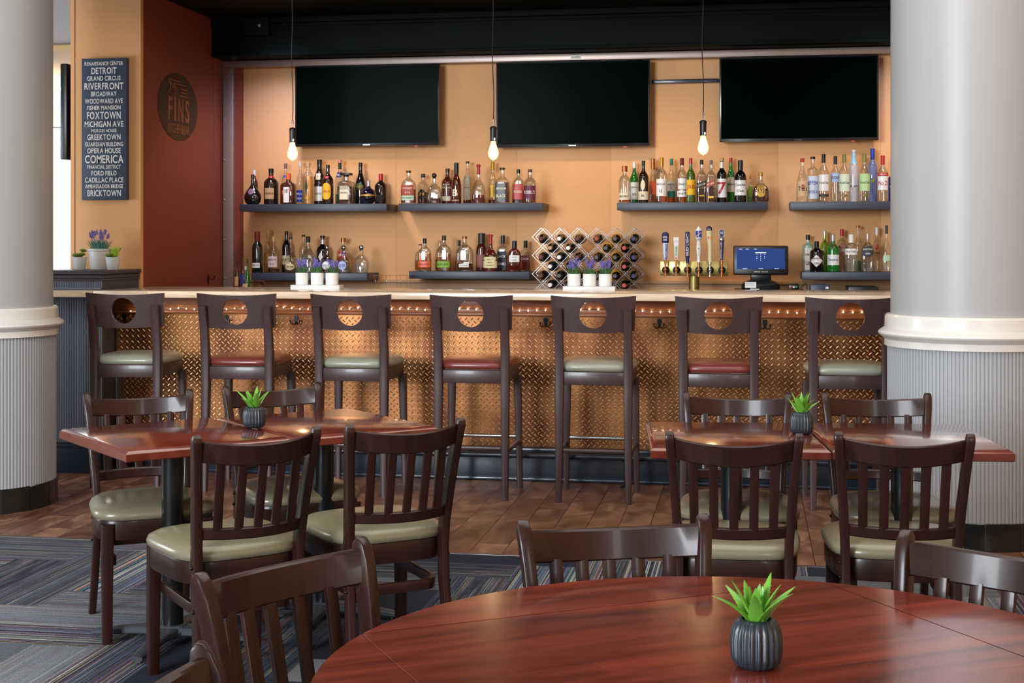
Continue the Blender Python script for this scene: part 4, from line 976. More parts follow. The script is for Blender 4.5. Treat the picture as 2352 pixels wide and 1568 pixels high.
BOTTLES = [
('S1', -3.681, 10.215, 1.711, 0.263, 0.0268, 'wine', 'dkred', 0, 0, 'white', 0.16, [], 'dark red bottle with white cap standing behind the teardrop one, upper rust-wall shelf'),
('S1', -3.63, 10.035, 1.711, 0.222, 0.0659, 'tear', 'black', 0, 0, 'brown', 0.16, [(0.42, 0.2, 0.5, 'mauve', [], 'cream', 'oval')], 'black teardrop bottle with mauve oval label, upper rust-wall shelf'),
('S1', -3.508, 10.095, 1.711, 0.267, 0.0546, 'round', 'dkbrown', 0, 0, 'black', 0.13, [(0.3, 0.3, 0.66, 'tan', ['DRAMBUIE'], 'dkred', 'rect'), (0.77, 0.06, 0.0, 'red', [], '', 'collar')], 'brown round-shouldered bottle with red collar and tan label, upper rust-wall shelf'),
('S1', -3.435, 10.215, 1.711, 0.311, 0.0351, 'spirit', 'clear', 0, 0, 'taupe', 0.13, [(0.68, 0.07, 0.4, 'blue', [], 'white', 'rect')], 'tall clear bottle with blue neck label behind the orange-capped one, upper rust-wall shelf'),
('S1', -3.354, 10.035, 1.711, 0.227, 0.0525, 'square', 'amberd', 0, 0, 'orange', 0.2, [(0.3, 0.5, 0.42, 'white', [], '', 'rect'), (0.42, 0.12, 0.66, 'rust', ['LIQUEUR'], 'cream', 'slant')], 'square brown bottle with orange cap and rust ribbon label, upper rust-wall shelf'),
('S1', -3.321, 10.215, 1.711, 0.32, 0.0307, 'spirit', 'clear', 0, 0, 'frost', 0.1, [(0.2, 0.28, 0.8, 'blue', ['MALA', 'VIDA'], 'white', 'rect')], 'slim clear bottle with deep blue lower label, upper rust-wall shelf'),
('S1', -3.221, 10.095, 1.711, 0.312, 0.0402, 'tall', 'clear', 'gold', 0.84, 'tan', 0.12, [(0.42, 0.42, 0.26, 'dkgreen', [], '', 'diamond'), (0.15, 0.05, 0.5, 'gold', [], '', 'rect')], 'tall faceted bottle of golden liqueur with narrow green label, upper rust-wall shelf'),
('S1', -3.171, 10.215, 1.711, 0.337, 0.0433, 'robe', 'dkbrown', 0, 0, 'black', 0.1, [(0.24, 0.32, 0.72, 'white', ['ANGELICO'], 'dkred', 'rect'), (0.62, 0.14, 0.44, 'cream', ['F'], 'red', 'rect')], 'tall brown robed-shape bottle with black cap and cream label, upper rust-wall shelf'),
('S1', -3.051, 10.035, 1.711, 0.287, 0.0408, 'round', 'dkbrown', 0, 0, 'black', 0.09, [(0.32, 0.42, 0.8, 'yellow', ['KAHLUA'], 'red', 'arch'), (0.68, 0.06, 0.6, 'red', [], '', 'rect')], 'dark bottle with arched yellow label and red band, upper rust-wall shelf'),
('S1', -3.013, 10.215, 1.711, 0.335, 0.0365, 'spirit', 'clear', 'green', 0.3, 'pink', 0.06, [(0.66, 0.12, 0.7, 'navy', ['MIDORI'], 'white', 'rect'), (0.86, 0.14, 0.0, 'dkgreen', [], '', 'collar')], 'tall clear bottle with pink cap and green collar, upper rust-wall shelf'),
('S1', -2.93, 10.095, 1.711, 0.229, 0.059, 'deccap', 'clearp', 'brown', 0.72, 'black', 0.12, [(0.36, 0.44, 0.56, 'cream', ['DISARONNO'], 'dkgray', 'rect')], 'square clear decanter with wide black cap and cream label, upper rust-wall shelf'),
('S1', -2.854, 10.215, 1.711, 0.312, 0.043, 'slope', 'black', 0, 0, 'black', 0.1, [(0.42, 0.17, 0.8, 'green2', ['BAILEYS'], 'gold', 'oval')], 'black sloping bottle with oval painted label, upper rust-wall shelf'),
('S1', -2.744, 10.035, 1.711, 0.17, 0.0585, 'orb', 'purple', 0, 0, 'silver', 0.24, [(0.36, 0.07, 0.0, 'gold', [], '', 'collar')], 'round orb bottle with gold band around its middle, upper rust-wall shelf'),
('S1', -2.698, 10.215, 1.711, 0.227, 0.0462, 'round', 'dkbrown', 0, 0, 'red', 0.22, [(0.2, 0.2, 0.6, 'dkgray', [], '', 'rect')], 'squat brown bottle with red sealed neck at shelf end, upper rust-wall shelf'),
('S2', -3.594, 10.035, 1.204, 0.306, 0.0389, 'wine', 'dkgreen', 0, 0, 'dkred', 0.24, [(0.18, 0.12, 0.8, 'white', ['PORTO'], 'dkgray', 'rect')], 'dark wine-shaped port bottle with maroon capsule, lower rust-wall shelf'),
('S2', -3.574, 10.215, 1.204, 0.324, 0.0335, 'spirit', 'clear', 'tan', 0.5, 'tan', 0.14, [(0.32, 0.24, 0.7, 'gold', [], '', 'rect')], 'clear bottle of straw spirit behind the pink-labelled bottle, lower rust-wall shelf'),
('S2', -3.489, 10.095, 1.204, 0.268, 0.0446, 'spirit', 'clear', 'brown', 0.14, 'tan', 0.1, [(0.3, 0.3, 0.82, 'pinkish', ['RESERVE', 'XO'], 'dkgray', 'rect')], 'clear bottle with pale pink label, lower rust-wall shelf'),
('S2', -3.429, 10.215, 1.204, 0.31, 0.0334, 'wine', 'black', 0, 0, 'black', 0.1, [(0.3, 0.22, 0.9, 'cream', ['PORT'], 'dkgray', 'rect')], 'black wine-shaped bottle with cream label, lower rust-wall shelf'),
('S2', -3.335, 10.035, 1.204, 0.264, 0.0541, 'tear', 'clear', 'brown', 0.16, 'dkbrown', 0.06, [(0.17, 0.19, 0.7, 'cream2', ['COURVOISIER'], 'dkgray', 'oval')], 'long-necked clear teardrop bottle with cream label, lower rust-wall shelf'),
('S2', -3.296, 10.215, 1.204, 0.283, 0.0317, 'round', 'clear', 0, 0, 'dkbrown', 0.06, [(0.3, 0.2, 0.6, 'cream2', [], '', 'rect')], 'clear bottle with brown stopper behind the frosted cognac bottle, lower rust-wall shelf'),
('S2', -3.221, 10.095, 1.204, 0.268, 0.0576, 'bell', 'clearp', 'frostl', 0.6, 'black', 0.16, [(0.37, 0.05, 0.5, 'dkgray', ['HENNESSY'], 'cream', 'rect')], 'bell-shaped frosted bottle with black cap, lower rust-wall shelf'),
('S2', -3.147, 10.215, 1.204, 0.275, 0.0466, 'round', 'black', 0, 0, 'black', 0.06, [(0.42, 0.24, 0.4, 'white', [], '', 'diamond'), (0.83, 0.12, 0.0, 'silver', [], '', 'collar')], 'matte black bottle with silver neck band, lower rust-wall shelf'),
('S2', -3.058, 10.035, 1.204, 0.202, 0.0539, 'squat', 'clearp', 'brown', 0.45, 'ball', 0.2, [(0.27, 0.3, 0.56, 'white', ['PATRON'], 'blue', 'oval')], 'squat tequila bottle with ball stopper and round white label, lower rust-wall shelf'),
('S2', -2.987, 10.215, 1.204, 0.258, 0.0498, 'flask', 'clear', 'amber', 0.6, 'copper', 0.12, [(0.5, 0.22, 0.6, 'red', ['1942'], 'cream', 'rect')], 'clear bottle with wide copper cap and red label, lower rust-wall shelf'),
('S2', -2.949, 10.095, 1.204, 0.202, 0.0564, 'squat', 'clearp', 'frostl', 0.3, 'ball', 0.2, [(0.27, 0.32, 0.58, 'ltblue', ['SILVER'], 'blue', 'oval'), (0.72, 0.05, 0.0, 'blue', [], '', 'collar')], 'squat tequila bottle with blue ribbon and round blue label, lower rust-wall shelf'),
('S2', -2.798, 10.035, 1.204, 0.205, 0.0579, 'squat', 'clearp', 'frostl', 0.45, 'ball', 0.2, [(0.72, 0.08, 0.0, 'tan', [], '', 'collar')], 'squat clear tequila bottle without label at shelf end, lower rust-wall shelf'),
('S0', -3.702, 9.9, 1.0, 0.287, 0.0202, 'spirit', 'dkbrown', 0, 0, 'black', 0.1, [(0.5, 0.24, 0.8, 'tan', [], '', 'rect')], 'short dark bottle with tan label, corner behind the bar'),
('S0', -3.694, 10.0, 1.0, 0.312, 0.01799999999999996, 'spirit', 'clear', 0, 0, 'dkbrown', 0.08, [(0.5, 0.25, 0.7, 'blue', [], '', 'rect')], 'clear bottle with blue label, corner behind the bar'),
('S0', -3.657, 10.0, 1.0, 0.307, 0.01739999999999996, 'spirit', 'green', 0, 0, 'dkgreen', 0.1, [], 'green glass bottle with green cap, corner behind the bar'),
('S0', -3.635, 9.9, 1.0, 0.253, 0.039, 'tear', 'clear', 'brown', 0.55, 'frost', 0.1, [(0.35, 0.3, 0.6, 'tan', [], '', 'rect')], 'clear bulbous bottle half full of brown spirit, corner behind the bar'),
('S3', -2.443, 10.035, 1.711, 0.24, 0.0556, 'flask', 'clearp', 'red', 0.55, 'brown', 0.07, [(0.4, 0.32, 0.8, 'rust', ['WHISKEY', 'RYE'], 'cream', 'rect'), (0.17, 0.14, 0.84, 'mint', ['RYE WHISKEY'], 'dkgray', 'rect')], 'flat clear bottle with rust and mint labels on heavy base, upper bourbon shelf'),
('S3', -2.376, 10.215, 1.711, 0.224, 0.0444, 'round', 'clear', 'brown', 0.5, 'black', 0.12, [(0.32, 0.34, 0.6, 'black', ['79'], 'yellow', 'oval')], 'bottle with black oval label and yellow numerals, upper bourbon shelf'),
('S3', -2.265, 10.095, 1.711, 0.224, 0.0535, 'squat', 'clearp', 'brown', 0.22, 'ballb', 0.18, [], 'squat etched clear bottle with brown ball stopper, upper bourbon shelf'),
('S3', -2.191, 10.215, 1.711, 0.262, 0.0459, 'round', 'redbrn', 0, 0, 'dkbrown', 0.1, [(0.5, 0.2, 0.0, 'none', ['ELIJAH', 'CRAIG'], 'cream', 'text'), (0.15, 0.13, 0.7, 'cream', [], '', 'rect')], 'red-brown bottle with cream printed lettering and dark stopper, upper bourbon shelf'),
('S3', -2.087, 10.035, 1.711, 0.294, 0.036, 'slope', 'redbrn', 0, 0, 'black', 0.28, [(0.26, 0.3, 0.0, 'none', ['B'], 'cream', 'text'), (0.07, 0.06, 0.0, 'none', ["BAKER'S"], 'cream', 'text')], 'sloping dark bottle with black wax neck and large letter, upper bourbon shelf'),
('S3', -2.041, 10.215, 1.711, 0.313, 0.0343, 'spirit', 'clear', 'brown', 0.12, 'dkbrown', 0.05, [(0.38, 0.56, 0.74, 'linen', ["BASIL HAYDEN'S"], 'dkgray', 'rect')], 'tall clear bottle wearing a long cream paper bib, upper bourbon shelf'),
('S3', -1.936, 10.095, 1.711, 0.284, 0.05, 'jug', 'clearp', 'red', 0.28, 'redwax', 0.26, [(0.26, 0.14, 0.0, 'none', ['46'], 'cream', 'text')], 'clear jug bottle with red wax neck and printed numerals, upper bourbon shelf'),
('S3', -1.853, 10.215, 1.711, 0.307, 0.0375, 'slope', 'clear', 'red', 0.12, 'gold', 0.2, [(0.3, 0.3, 0.6, 'gold', [], '', 'oval')], 'tall clear sloping bottle with gold capsule under the hanging bulb, upper bourbon shelf'),
('S3', -1.75, 10.035, 1.711, 0.255, 0.0505, 'square', 'clear', 'brown', 0.75, 'dkbrown', 0.06, [(0.3, 0.5, 0.84, 'black', ['JIM BEAM', 'BLACK'], 'cream', 'rect')], 'square clear bottle with large black label, upper bourbon shelf'),
('S3', -1.642, 10.095, 1.711, 0.245, 0.0456, 'flask', 'clearp', 'brown', 0.5, 'black', 0.12, [(0.34, 0.46, 0.8, 'red', ['BOURBON'], 'cream', 'rect')], 'flat clear bottle with black cap and red shield label, upper bourbon shelf'),
('S3', -1.548, 10.035, 1.711, 0.241, 0.0456, 'round', 'clearp', 'red', 0.5, 'brown', 0.08, [(0.32, 0.38, 0.98, 'plum', ["RUSSELL'S"], 'white', 'rect')], 'round clear bottle with plum-coloured wrap label, upper bourbon shelf'),
('S4', -2.398, 10.215, 1.22, 0.197, 0.0394, 'flask', 'clearp', 'amber', 0.5, 'brown', 0.06, [], 'amber flask bottle behind the orange-labelled one, lower bourbon shelf'),
('S4', -2.322, 10.035, 1.22, 0.238, 0.0478, 'flask', 'clearp', 'amber', 0.7, 'black', 0.16, [(0.21, 0.18, 0.94, 'orange', ['BULLEIT'], 'dkred', 'rect'), (0.5, 0.2, 0, 'none', ['BULLEIT'], 'cream', 'text')], 'amber flask bottle with orange band label, lower bourbon shelf'),
('S4', -2.25, 10.215, 1.22, 0.222, 0.0344, 'round', 'clear', 'red', 0.5, 'tan', 0.08, [], 'clear bottle of reddish whiskey behind the green-labelled one, lower bourbon shelf'),
('S4', -2.192, 10.095, 1.22, 0.258, 0.0535, 'flask', 'clearp', 'amber', 0.62, 'dkbrown', 0.14, [(0.19, 0.18, 0.94, 'lime', ['BULLEIT'], 'dkgreen', 'rect'), (0.45, 0.2, 0, 'none', ['BULLEIT'], 'cream', 'text')], 'amber flask bottle with lime green band label, lower bourbon shelf'),
('S4', -2.104, 10.215, 1.22, 0.225, 0.0327, 'round', 'clear', 'amber', 0.4, 'black', 0.2, [], 'clear bottle with black cap behind the wide flask, lower bourbon shelf'),
('S4', -2.026, 10.035, 1.22, 0.253, 0.0626, 'flask', 'clearp', 'brown', 0.28, 'copper', 0.08, [(0.16, 0.09, 0.6, 'white', ['WOODFORD'], 'dkgray', 'rect')], 'widest flat clear flask with white strip label, lower bourbon shelf'),
('S4', -1.936, 10.215, 1.22, 0.276, 0.0408, 'round', 'redbrn', 0, 0, 'dkbrown', 0.28, [(0.26, 0.34, 0.8, 'rose', [], '', 'rect')], 'red-brown bottle with long brown neck and rose picture label, lower bourbon shelf'),
('S4', -1.846, 10.095, 1.22, 0.267, 0.0541, 'jug', 'redbrn', 0, 0, 'redwax', 0.26, [(0.24, 0.3, 0.94, 'cream2', ["Maker's", 'Mark', 'WHISKY'], 'dkgray', 'rect')], 'jug bottle with red wax neck and cream square label, lower bourbon shelf'),
('S4', -1.777, 10.215, 1.22, 0.26, 0.0417, 'square', 'clear', 'brown', 0.55, 'black', 0.24, [(0.3, 0.5, 0.82, 'navyb', ['JACK', 'DANIELS'], 'white', 'rect')], 'square clear bottle with dark blue-black label, lower bourbon shelf'),
('S4', -1.661, 10.035, 1.22, 0.22, 0.0479, 'flask', 'redbrn', 0, 0, 'black', 0.24, [(0.42, 0.22, 0.8, 'white', ['KNOB', 'CREEK'], 'dkgray', 'rect')], 'red-brown flask bottle with white square label, lower bourbon shelf'),
('S4', -1.609, 10.215, 1.22, 0.222, 0.0406, 'flask', 'clear', 'red', 0.4, 'black', 0.24, [(0.4, 0.22, 0.8, 'plum', ['KNOB'], 'cream', 'rect')], 'clear flask bottle with plum label nearest the wine rack, lower bourbon shelf'),
('S5', -0.869, 10.035, 1.71, 0.261, 0.0424, 'round', 'clearp', 'amber', 0.28, 'copper', 0.16, [(0.17, 0.19, 0.97, 'cream', ['SINGLE MALT'], 'dkgray', 'rect')], 'clear bottle with copper cap and low cream label at shelf start, scotch shelf'),
('S5', -0.815, 10.215, 1.71, 0.297, 0.0355, 'spirit', 'green', 0, 0, 'white', 0.14, [(0.3, 0.42, 0.86, 'white', ['LAPHROAIG', '10'], 'dkgray', 'rect')], 'bright green bottle with white cap and white label, scotch shelf'),
('S5', -0.74, 10.095, 1.71, 0.3, 0.0371, 'round', 'dkbrown', 0, 0, 'dkgray', 0.13, [(0.42, 0.24, 0.45, 'cream', [], '', 'oval'), (0.17, 0.2, 0.97, 'cream', ['16'], 'dkgray', 'rect')], 'dark brown bottle with oval above a cream label, scotch shelf'),
('S5', -0.68, 10.215, 1.71, 0.321, 0.0299, 'slope', 'clear', 'amber', 0.5, 'copper', 0.24, [(0.34, 0.3, 0.8, 'orange', [], '', 'rect')], 'amber sloping bottle with copper capsule and orange label, scotch shelf'),
('S5', -0.607, 10.035, 1.71, 0.318, 0.0398, 'round', 'clearp', 'amber', 0.5, 'gold', 0.2, [(0.33, 0.38, 0.92, 'white', ['MACALLAN', '12'], 'dkgray', 'rect'), (0.68, 0.05, 0.3, 'navy', [], '', 'diamond')], 'amber bottle with gold capsule, white label and blue diamond, scotch shelf'),
('S5', -0.548, 10.215, 1.71, 0.32, 0.0323, 'spirit', 'clear', 'amber', 0.3, 'teal', 0.15, [(0.38, 0.2, 0.9, 'white', ['GLENLIVET', '12'], 'dkgray', 'rect'), (0.2, 0.14, 0.9, 'teal', [], '', 'rect')], 'clear bottle with teal cap and two-tone teal label, scotch shelf'),
('S5', -0.467, 10.095, 1.71, 0.315, 0.0387, 'round', 'clearp', 'amber', 0.72, 'dkred', 0.16, [(0.42, 0.25, 0.8, 'white', ["Dewar's"], 'dkgray', 'rect'), (0.2, 0.14, 0.9, 'white', ['WHITE'], 'dkgray', 'rect')], 'amber bottle with maroon cap and two white labels, scotch shelf'),
('S5', -0.403, 10.035, 1.71, 0.311, 0.0322, 'round', 'green3', 0, 0, 'red', 0.13, [(0.34, 0.34, 0.96, 'yellow', ['J&B'], 'red', 'rect')], 'olive green bottle with red cap and yellow label, scotch shelf'),
('S5', -0.329, 10.095, 1.71, 0.302, 0.0348, 'square', 'clearp', 'brown', 0.42, 'black', 0.11, [(0.42, 0.13, 0.98, 'black', ['BLACK LABEL'], 'cream', 'slant'), (0.16, 0.03, 0.5, 'gold', [], '', 'rect')], 'square bottle with slanted black label, scotch shelf'),
('S5', -0.261, 10.035, 1.71, 0.296, 0.0326, 'square', 'clearp', 'brown', 0.5, 'taupe', 0.1, [(0.44, 0.13, 0.98, 'rust', ['RED LABEL'], 'cream', 'slant'), (0.12, 0.05, 0.6, 'gold', [], '', 'rect')], 'square bottle with slanted rust label, scotch shelf'),
('S5', -0.188, 10.095, 1.71, 0.314, 0.0377, 'round', 'black', 0, 0, 'tan', 0.07, [(0.32, 0.42, 0.98, 'white', ['7'], 'red', 'big'), (0.84, 0.13, 0, 'white', [], '', 'collar')], 'black bottle with white label bearing a large red seven, scotch shelf'),
('S5', -0.126, 10.215, 1.71, 0.323, 0.0321, 'spirit', 'green', 0, 0, 'red', 0.11, [(0.4, 0.32, 0.9, 'cream', ['JAMESON'], 'dkgreen', 'rect')], 'green bottle with red cap and cream label, scotch shelf'),
('S5', -0.058, 10.035, 1.71, 0.294, 0.0424, 'round', 'black', 0, 0, 'black', 0.24, [(0.34, 0.36, 0.97, 'white', ['Canadian', 'Club'], 'dkgray', 'rect')], 'black broad bottle with black neck and white label, scotch shelf'),
('S5', 0.011, 10.215, 1.71, 0.2, 0.025, 'squat', 'clearp', 'green', 0.6, 'gold', 0.14, [(0.4, 0.4, 0.6, 'lime', [], '', 'arch')], 'small green-tinted crown-shaped bottle with gold cap, scotch shelf'),
('S5', 0.082, 10.095, 1.71, 0.21, 0.0618, 'squat', 'clearp', 'redbrn2', 0.66, 'gold', 0.12, [(0.38, 0.4, 0.5, 'gold', ['RYE'], 'dkgray', 'arch')], 'broad squat bottle of dark whisky with gold arched label, scotch shelf'),
('S6', 0.367, 10.035, 1.71, 0.303, 0.041, 'slope', 'clear', 0, 0, 'red', 0.09, [(0.3, 0.34, 0.84, 'tan2', ["Tito's"], 'dkbrown', 'rect'), (0.34, 0.12, 0.3, 'rust', [], '', 'oval')], 'clear sloping bottle with red cap and tan label, upper pillar shelf'),
('S6', 0.441, 10.095, 1.71, 0.317, 0.0389, 'tallsq', 'clear', 0, 0, 'black', 0.05, [(0.32, 0.5, 0.94, 'ltfrost', ['EFFEN', 'VODKA'], 'blue', 'rect')], 'clear straight bottle with long frosty label, upper pillar shelf'),
('S6', 0.512, 10.035, 1.71, 0.33, 0.0376, 'round', 'clear', 0, 0, 'black', 0.18, [(0.4, 0.34, 0.94, 'white', ['Ketel One'], 'dkred', 'rect'), (0.13, 0.05, 0.9, 'dkgray', [], '', 'rect')], 'clear bottle with tall black capsule and white label, upper pillar shelf'),
('S6', 0.595, 10.095, 1.71, 0.319, 0.0345, 'round', 'clear', 0, 0, 'black', 0.18, [(0.53, 0.2, 0.92, 'ltblue', ['VODKA'], 'dkgray', 'rect')], 'clear bottle with pale blue label high on its body, upper pillar shelf'),
('S6', 0.652, 10.035, 1.71, 0.328, 0.0376, 'round', 'clear', 0, 0, 'olive', 0.18, [(0.4, 0.36, 0.94, 'mintw', ['Ketel One'], 'dkgreen', 'rect'), (0.13, 0.06, 0.8, 'olive', [], '', 'diamond')], 'clear bottle with olive capsule and peach-green floral label, upper pillar shelf'),
('S6', 0.72, 10.095, 1.71, 0.361, 0.0338, 'tall', 'frostg', 0, 0, 'frost', 0.04, [(0.84, 0.2, 0, 'ltblue2', [], '', 'collar'), (0.3, 0.06, 0, 'none', ['BELVEDERE'], 'dkgray', 'text')], 'tallest frosted bottle with pale blue neck strip, upper pillar shelf'),
('S6', 0.787, 10.035, 1.71, 0.33, 0.0375, 'round', 'clear', 0, 0, 'olive', 0.18, [(0.4, 0.36, 0.94, 'mintg', ['Ketel One'], 'dkgreen', 'rect'), (0.13, 0.06, 0.8, 'olive', [], '', 'diamond')], 'clear bottle with olive capsule and leafy green label, upper pillar shelf'),
('S6', 0.857, 10.215, 1.71, 0.377, 0.0348, 'tall', 'blueg', 0, 0, 'blue', 0.2, [(0.4, 0.08, 0.26, 'lime', [], '', 'oval')], 'tall frosted blue bottle with deep blue neck, upper pillar shelf'),
('S6', 0.916, 10.095, 1.71, 0.321, 0.0386, 'round', 'clear', 0, 0, 'red', 0.2, [(0.4, 0.3, 0.94, 'white', ['No 21'], 'red', 'rect'), (0.59, 0.07, 0.96, 'red', ['SMIRNOFF'], 'white', 'rect')], 'clear bottle with red capsule and red-topped white label, upper pillar shelf'),
('S6', 0.994, 10.215, 1.71, 0.241, 0.0298, 'tallsq', 'cobalt', 0, 0, 'cobalt', 0.1, [(0.45, 0.1, 0, 'none', ['SKYY'], 'white', 'text')], 'cobalt blue bottle half hidden by the pillar, upper pillar shelf'),
('S7', 0.413, 10.215, 1.225, 0.257, 0.0401, 'tallsq', 'aqua', 0, 0, 'black', 0.14, [(0.34, 0.6, 0.6, 'white', ['BOMBAY', 'GIN'], 'navy', 'rect')], 'pale aqua bottle with black cap, lower pillar shelf'),
('S7', 0.465, 10.035, 1.225, 0.211, 0.0485, 'apoth', 'black', 0, 0, 'black', 0.2, [(0.36, 0.4, 0.9, 'white', ["HENDRICK'S", 'GIN'], 'dkgray', 'diamond')], 'black apothecary bottle with white diamond label, lower pillar shelf'),
('S7', 0.529, 10.215, 1.225, 0.284, 0.0333, 'round', 'green4', 0, 0, 'silver', 0.12, [(0.75, 0.1, 0.4, 'dkred', [], '', 'oval')], 'yellow-green bottle with silver cap and red seal, lower pillar shelf'),
('S7', 0.58, 10.095, 1.225, 0.257, 0.0428, 'round', 'green', 0, 0, 'silver', 0.17, [(0.32, 0.28, 0.96, 'white', ['Tanqueray'], 'navy', 'rect'), (0.7, 0.12, 0.3, 'dkred', [], '', 'oval')], 'emerald green bottle with silver cap and white label, lower pillar shelf'),
('S7', 0.647, 10.215, 1.225, 0.297, 0.0349, 'tallsq', 'clear', 0, 0, 'red', 0.17, [(0.5, 0.24, 0.7, 'rose', ['GIN'], 'white', 'rect')], 'clear bottle with red capsule behind the white-capped one, lower pillar shelf'),
('S7', 0.698, 10.035, 1.225, 0.259, 0.0418, 'tallsq', 'clear', 'frostl', 0.6, 'white', 0.22, [(0.54, 0.16, 0.98, 'white', ['THE BOTANIST'], 'dkgray', 'rect')], 'square clear bottle with white capsule and white strip label, lower pillar shelf'),
('S7', 0.759, 10.215, 1.225, 0.322, 0.0325, 'spirit', 'clear', 'dkgreen', 0.3, 'copper', 0.05, [], 'tall clear bottle with copper stopper at the back, lower pillar shelf'),
('S7', 0.814, 10.095, 1.225, 0.266, 0.0465, 'flask', 'clearp', 'frostl', 0.3, 'silver', 0.14, [(0.53, 0.28, 0.84, 'dkgray', ['AVIATION', 'GIN'], 'white', 'arch')], 'flat clear bottle with dark grey arched label, lower pillar shelf'),
('S7', 0.886, 10.215, 1.225, 0.31, 0.0291, 'spirit', 'clear', 0, 0, 'white', 0.17, [(0.56, 0.13, 0.44, 'red', [], '', 'oval'), (0.42, 0.1, 0, 'none', ['BACARDI'], 'dkgray', 'text')], 'clear rum bottle with white capsule and red disc, lower pillar shelf'),
('S7', 0.936, 10.035, 1.225, 0.321, 0.0341, 'bell', 'clear', 'frostl', 0.4, 'dkgray', 0.18, [(0.3, 0.12, 0.7, 'mint', [], '', 'rect')], 'clear rounded bottle with patterned grey capsule beside the pillar, lower pillar shelf')]
for b_ in BOTTLES: make_bottle(*b_)

# ------------------------------------------------------------------ wine racks with bottles lying in them
def rack(xs, lb):
    x0 = xs[1]; t = thing('wine_rack', lb, 'wine rack', (x0, 9.86, .95), 0, 'chrome lattice wine racks'); D = .0645
    zs = [1.467, 1.337, 1.207, 1.077]
    for nm, y in (('front_lattice', 0), ('rear_lattice', .16)):
        mb = MB()
        for cx in xs:
            for cz in zs:
                c_ = [(cx-x0+D, cz-.95), (cx-x0, cz-.95+D), (cx-x0-D, cz-.95), (cx-x0, cz-.95-D)]; pts = []
                for k in range(4):
                    a, b_ = Vector(c_[k]), Vector(c_[(k+1) % 4])
                    for f_ in (.05, .5, .95): v = a.lerp(b_, f_); pts.append((v.x, y, v.y))
                mb.sweep(pts, [(math.cos(k*PI/3), math.sin(k*PI/3)) for k in range(6)], 0.0018, closed=True, up=(0, 1, 0))
            mb.tube([(cx-x0-.06, y, .002), (cx-x0-.005, y, .06), (cx-x0+.005, y, .06), (cx-x0+.06, y, .002)], 0.0018, 6)
        mb.build(nm, M['chrome'], t)
    mb = MB()
    for i in range(4):
        x = xs[0]-D+.0645*2*i-x0
        for cz in zs: mb.tube([(x, -.004, cz-.95), (x, .164, cz-.95)], .002, 6)
    for cx in xs: mb.tube([(cx-x0, -.004, 1.467-.95+D*.92), (cx-x0, .164, 1.467-.95+D*.92)], .002, 6)
    mb.build('cross_rods', M['chrome'], t)
rack([-1.441, -1.312, -1.183], 'chrome lattice wine rack beside the bourbon shelf, white capsules in it')
rack([-1.049, -.920, -.791], 'chrome lattice wine rack nearer the beer tower, red and navy capsules in it')
LY = -.0  # bottles lie with their necks toward the bar
def wine(x, z, cap, band, lb):
    t = thing('wine_bottle', lb, 'wine bottle', (x, 9.83, z), 0, 'wine bottles lying in the racks')
    def lay(pr, seg=24): return [[Vector((r*math.cos(2*PI*i/seg), y, r*math.sin(2*PI*i/seg))) for i in range(seg)] for r, y in pr]
    mb = MB(); mb.loft(lay([(.0135, .03), (.0138, .075), (.017, .09), (.028, .108), (.0345, .125), (.0365, .145), (.0365, .285), (.033, .292)])); mb.build('glass_body', GLS['dkgreen'], t)
    mb = MB(); mb.loft(lay([(.0135, 0), (.0148, .002), (.0148, .012), (.0142, .013), (.0145, .05)])); mb.build('capsule', cm(cap, .35), t)
    mb = MB(); mb.loft(lay([(.0369, .16), (.0371, .161), (.0371, .245), (.0369, .246)]), c0=False, c1=False); mb.build('label', cm(band, .6), t)
    if band in ('yellow', 'gold'):
        mb = MB(); mb.loft(lay([(.0302, .1105), (.0342, .1225), (.0355, .13)]), c0=False, c1=False); mb.build('shoulder_label', cm(band, .6), t)
colA = [-1.441, -1.312, -1.183, -1.049, -.920, -.791]; colI = [-1.3765, -1.2475, -.9845, -.8555]
rows = [(1.467, colA, ['dkred', 'white', 'dkred', 'rust', 'dkbrown', 'navy'], ['linen', 'ltfrost', 'linen', 'linen', 'yellow', 'linen'], 'top row'),
        (1.402, colI, ['tan', 'white', 'dkbrown', 'red'], ['linen', 'ltfrost', 'yellow', 'dkgreen'], 'upper in-between row'),
        (1.337, colA, ['dkred', 'white', 'dkred', 'black', 'dkbrown', 'navy'], ['dkgreen', 'ltfrost', 'linen', 'ltfrost', 'yellow', 'dkgreen'], 'second row'),
        (1.272, colI, ['white', 'black', 'black', 'red'], ['ltfrost', 'linen', 'linen', 'dkgreen'], 'middle in-between row'),
        (1.207, colA, ['dkred', 'black', 'black', 'black', 'dkbrown', 'navy'], ['linen', 'navyb', 'linen', 'linen', 'yellow', 'dkgreen'], 'third row'),
        (1.142, colI, ['white', 'black', 'black', 'red'], ['ltfrost', 'linen', 'linen', 'dkgreen'], 'lowest in-between row')]
CN = dict(dkred='maroon', white='white', rust='orange', dkbrown='brown', navy='navy', tan='cork-coloured', red='bright red', black='black')
ON = ['first', 'second', 'third', 'fourth', 'fifth', 'last']
for z, cs, caps, bands, rn_ in rows:
    for i, (x, cp_, bd) in enumerate(zip(cs, caps, bands)):
        wine(x, z-.0125, cp_, bd, f'dark wine bottle with {CN[cp_]} capsule, {rn_}, {ON[i] if len(cs) == 6 or i < 3 else "last"} from the shelf')

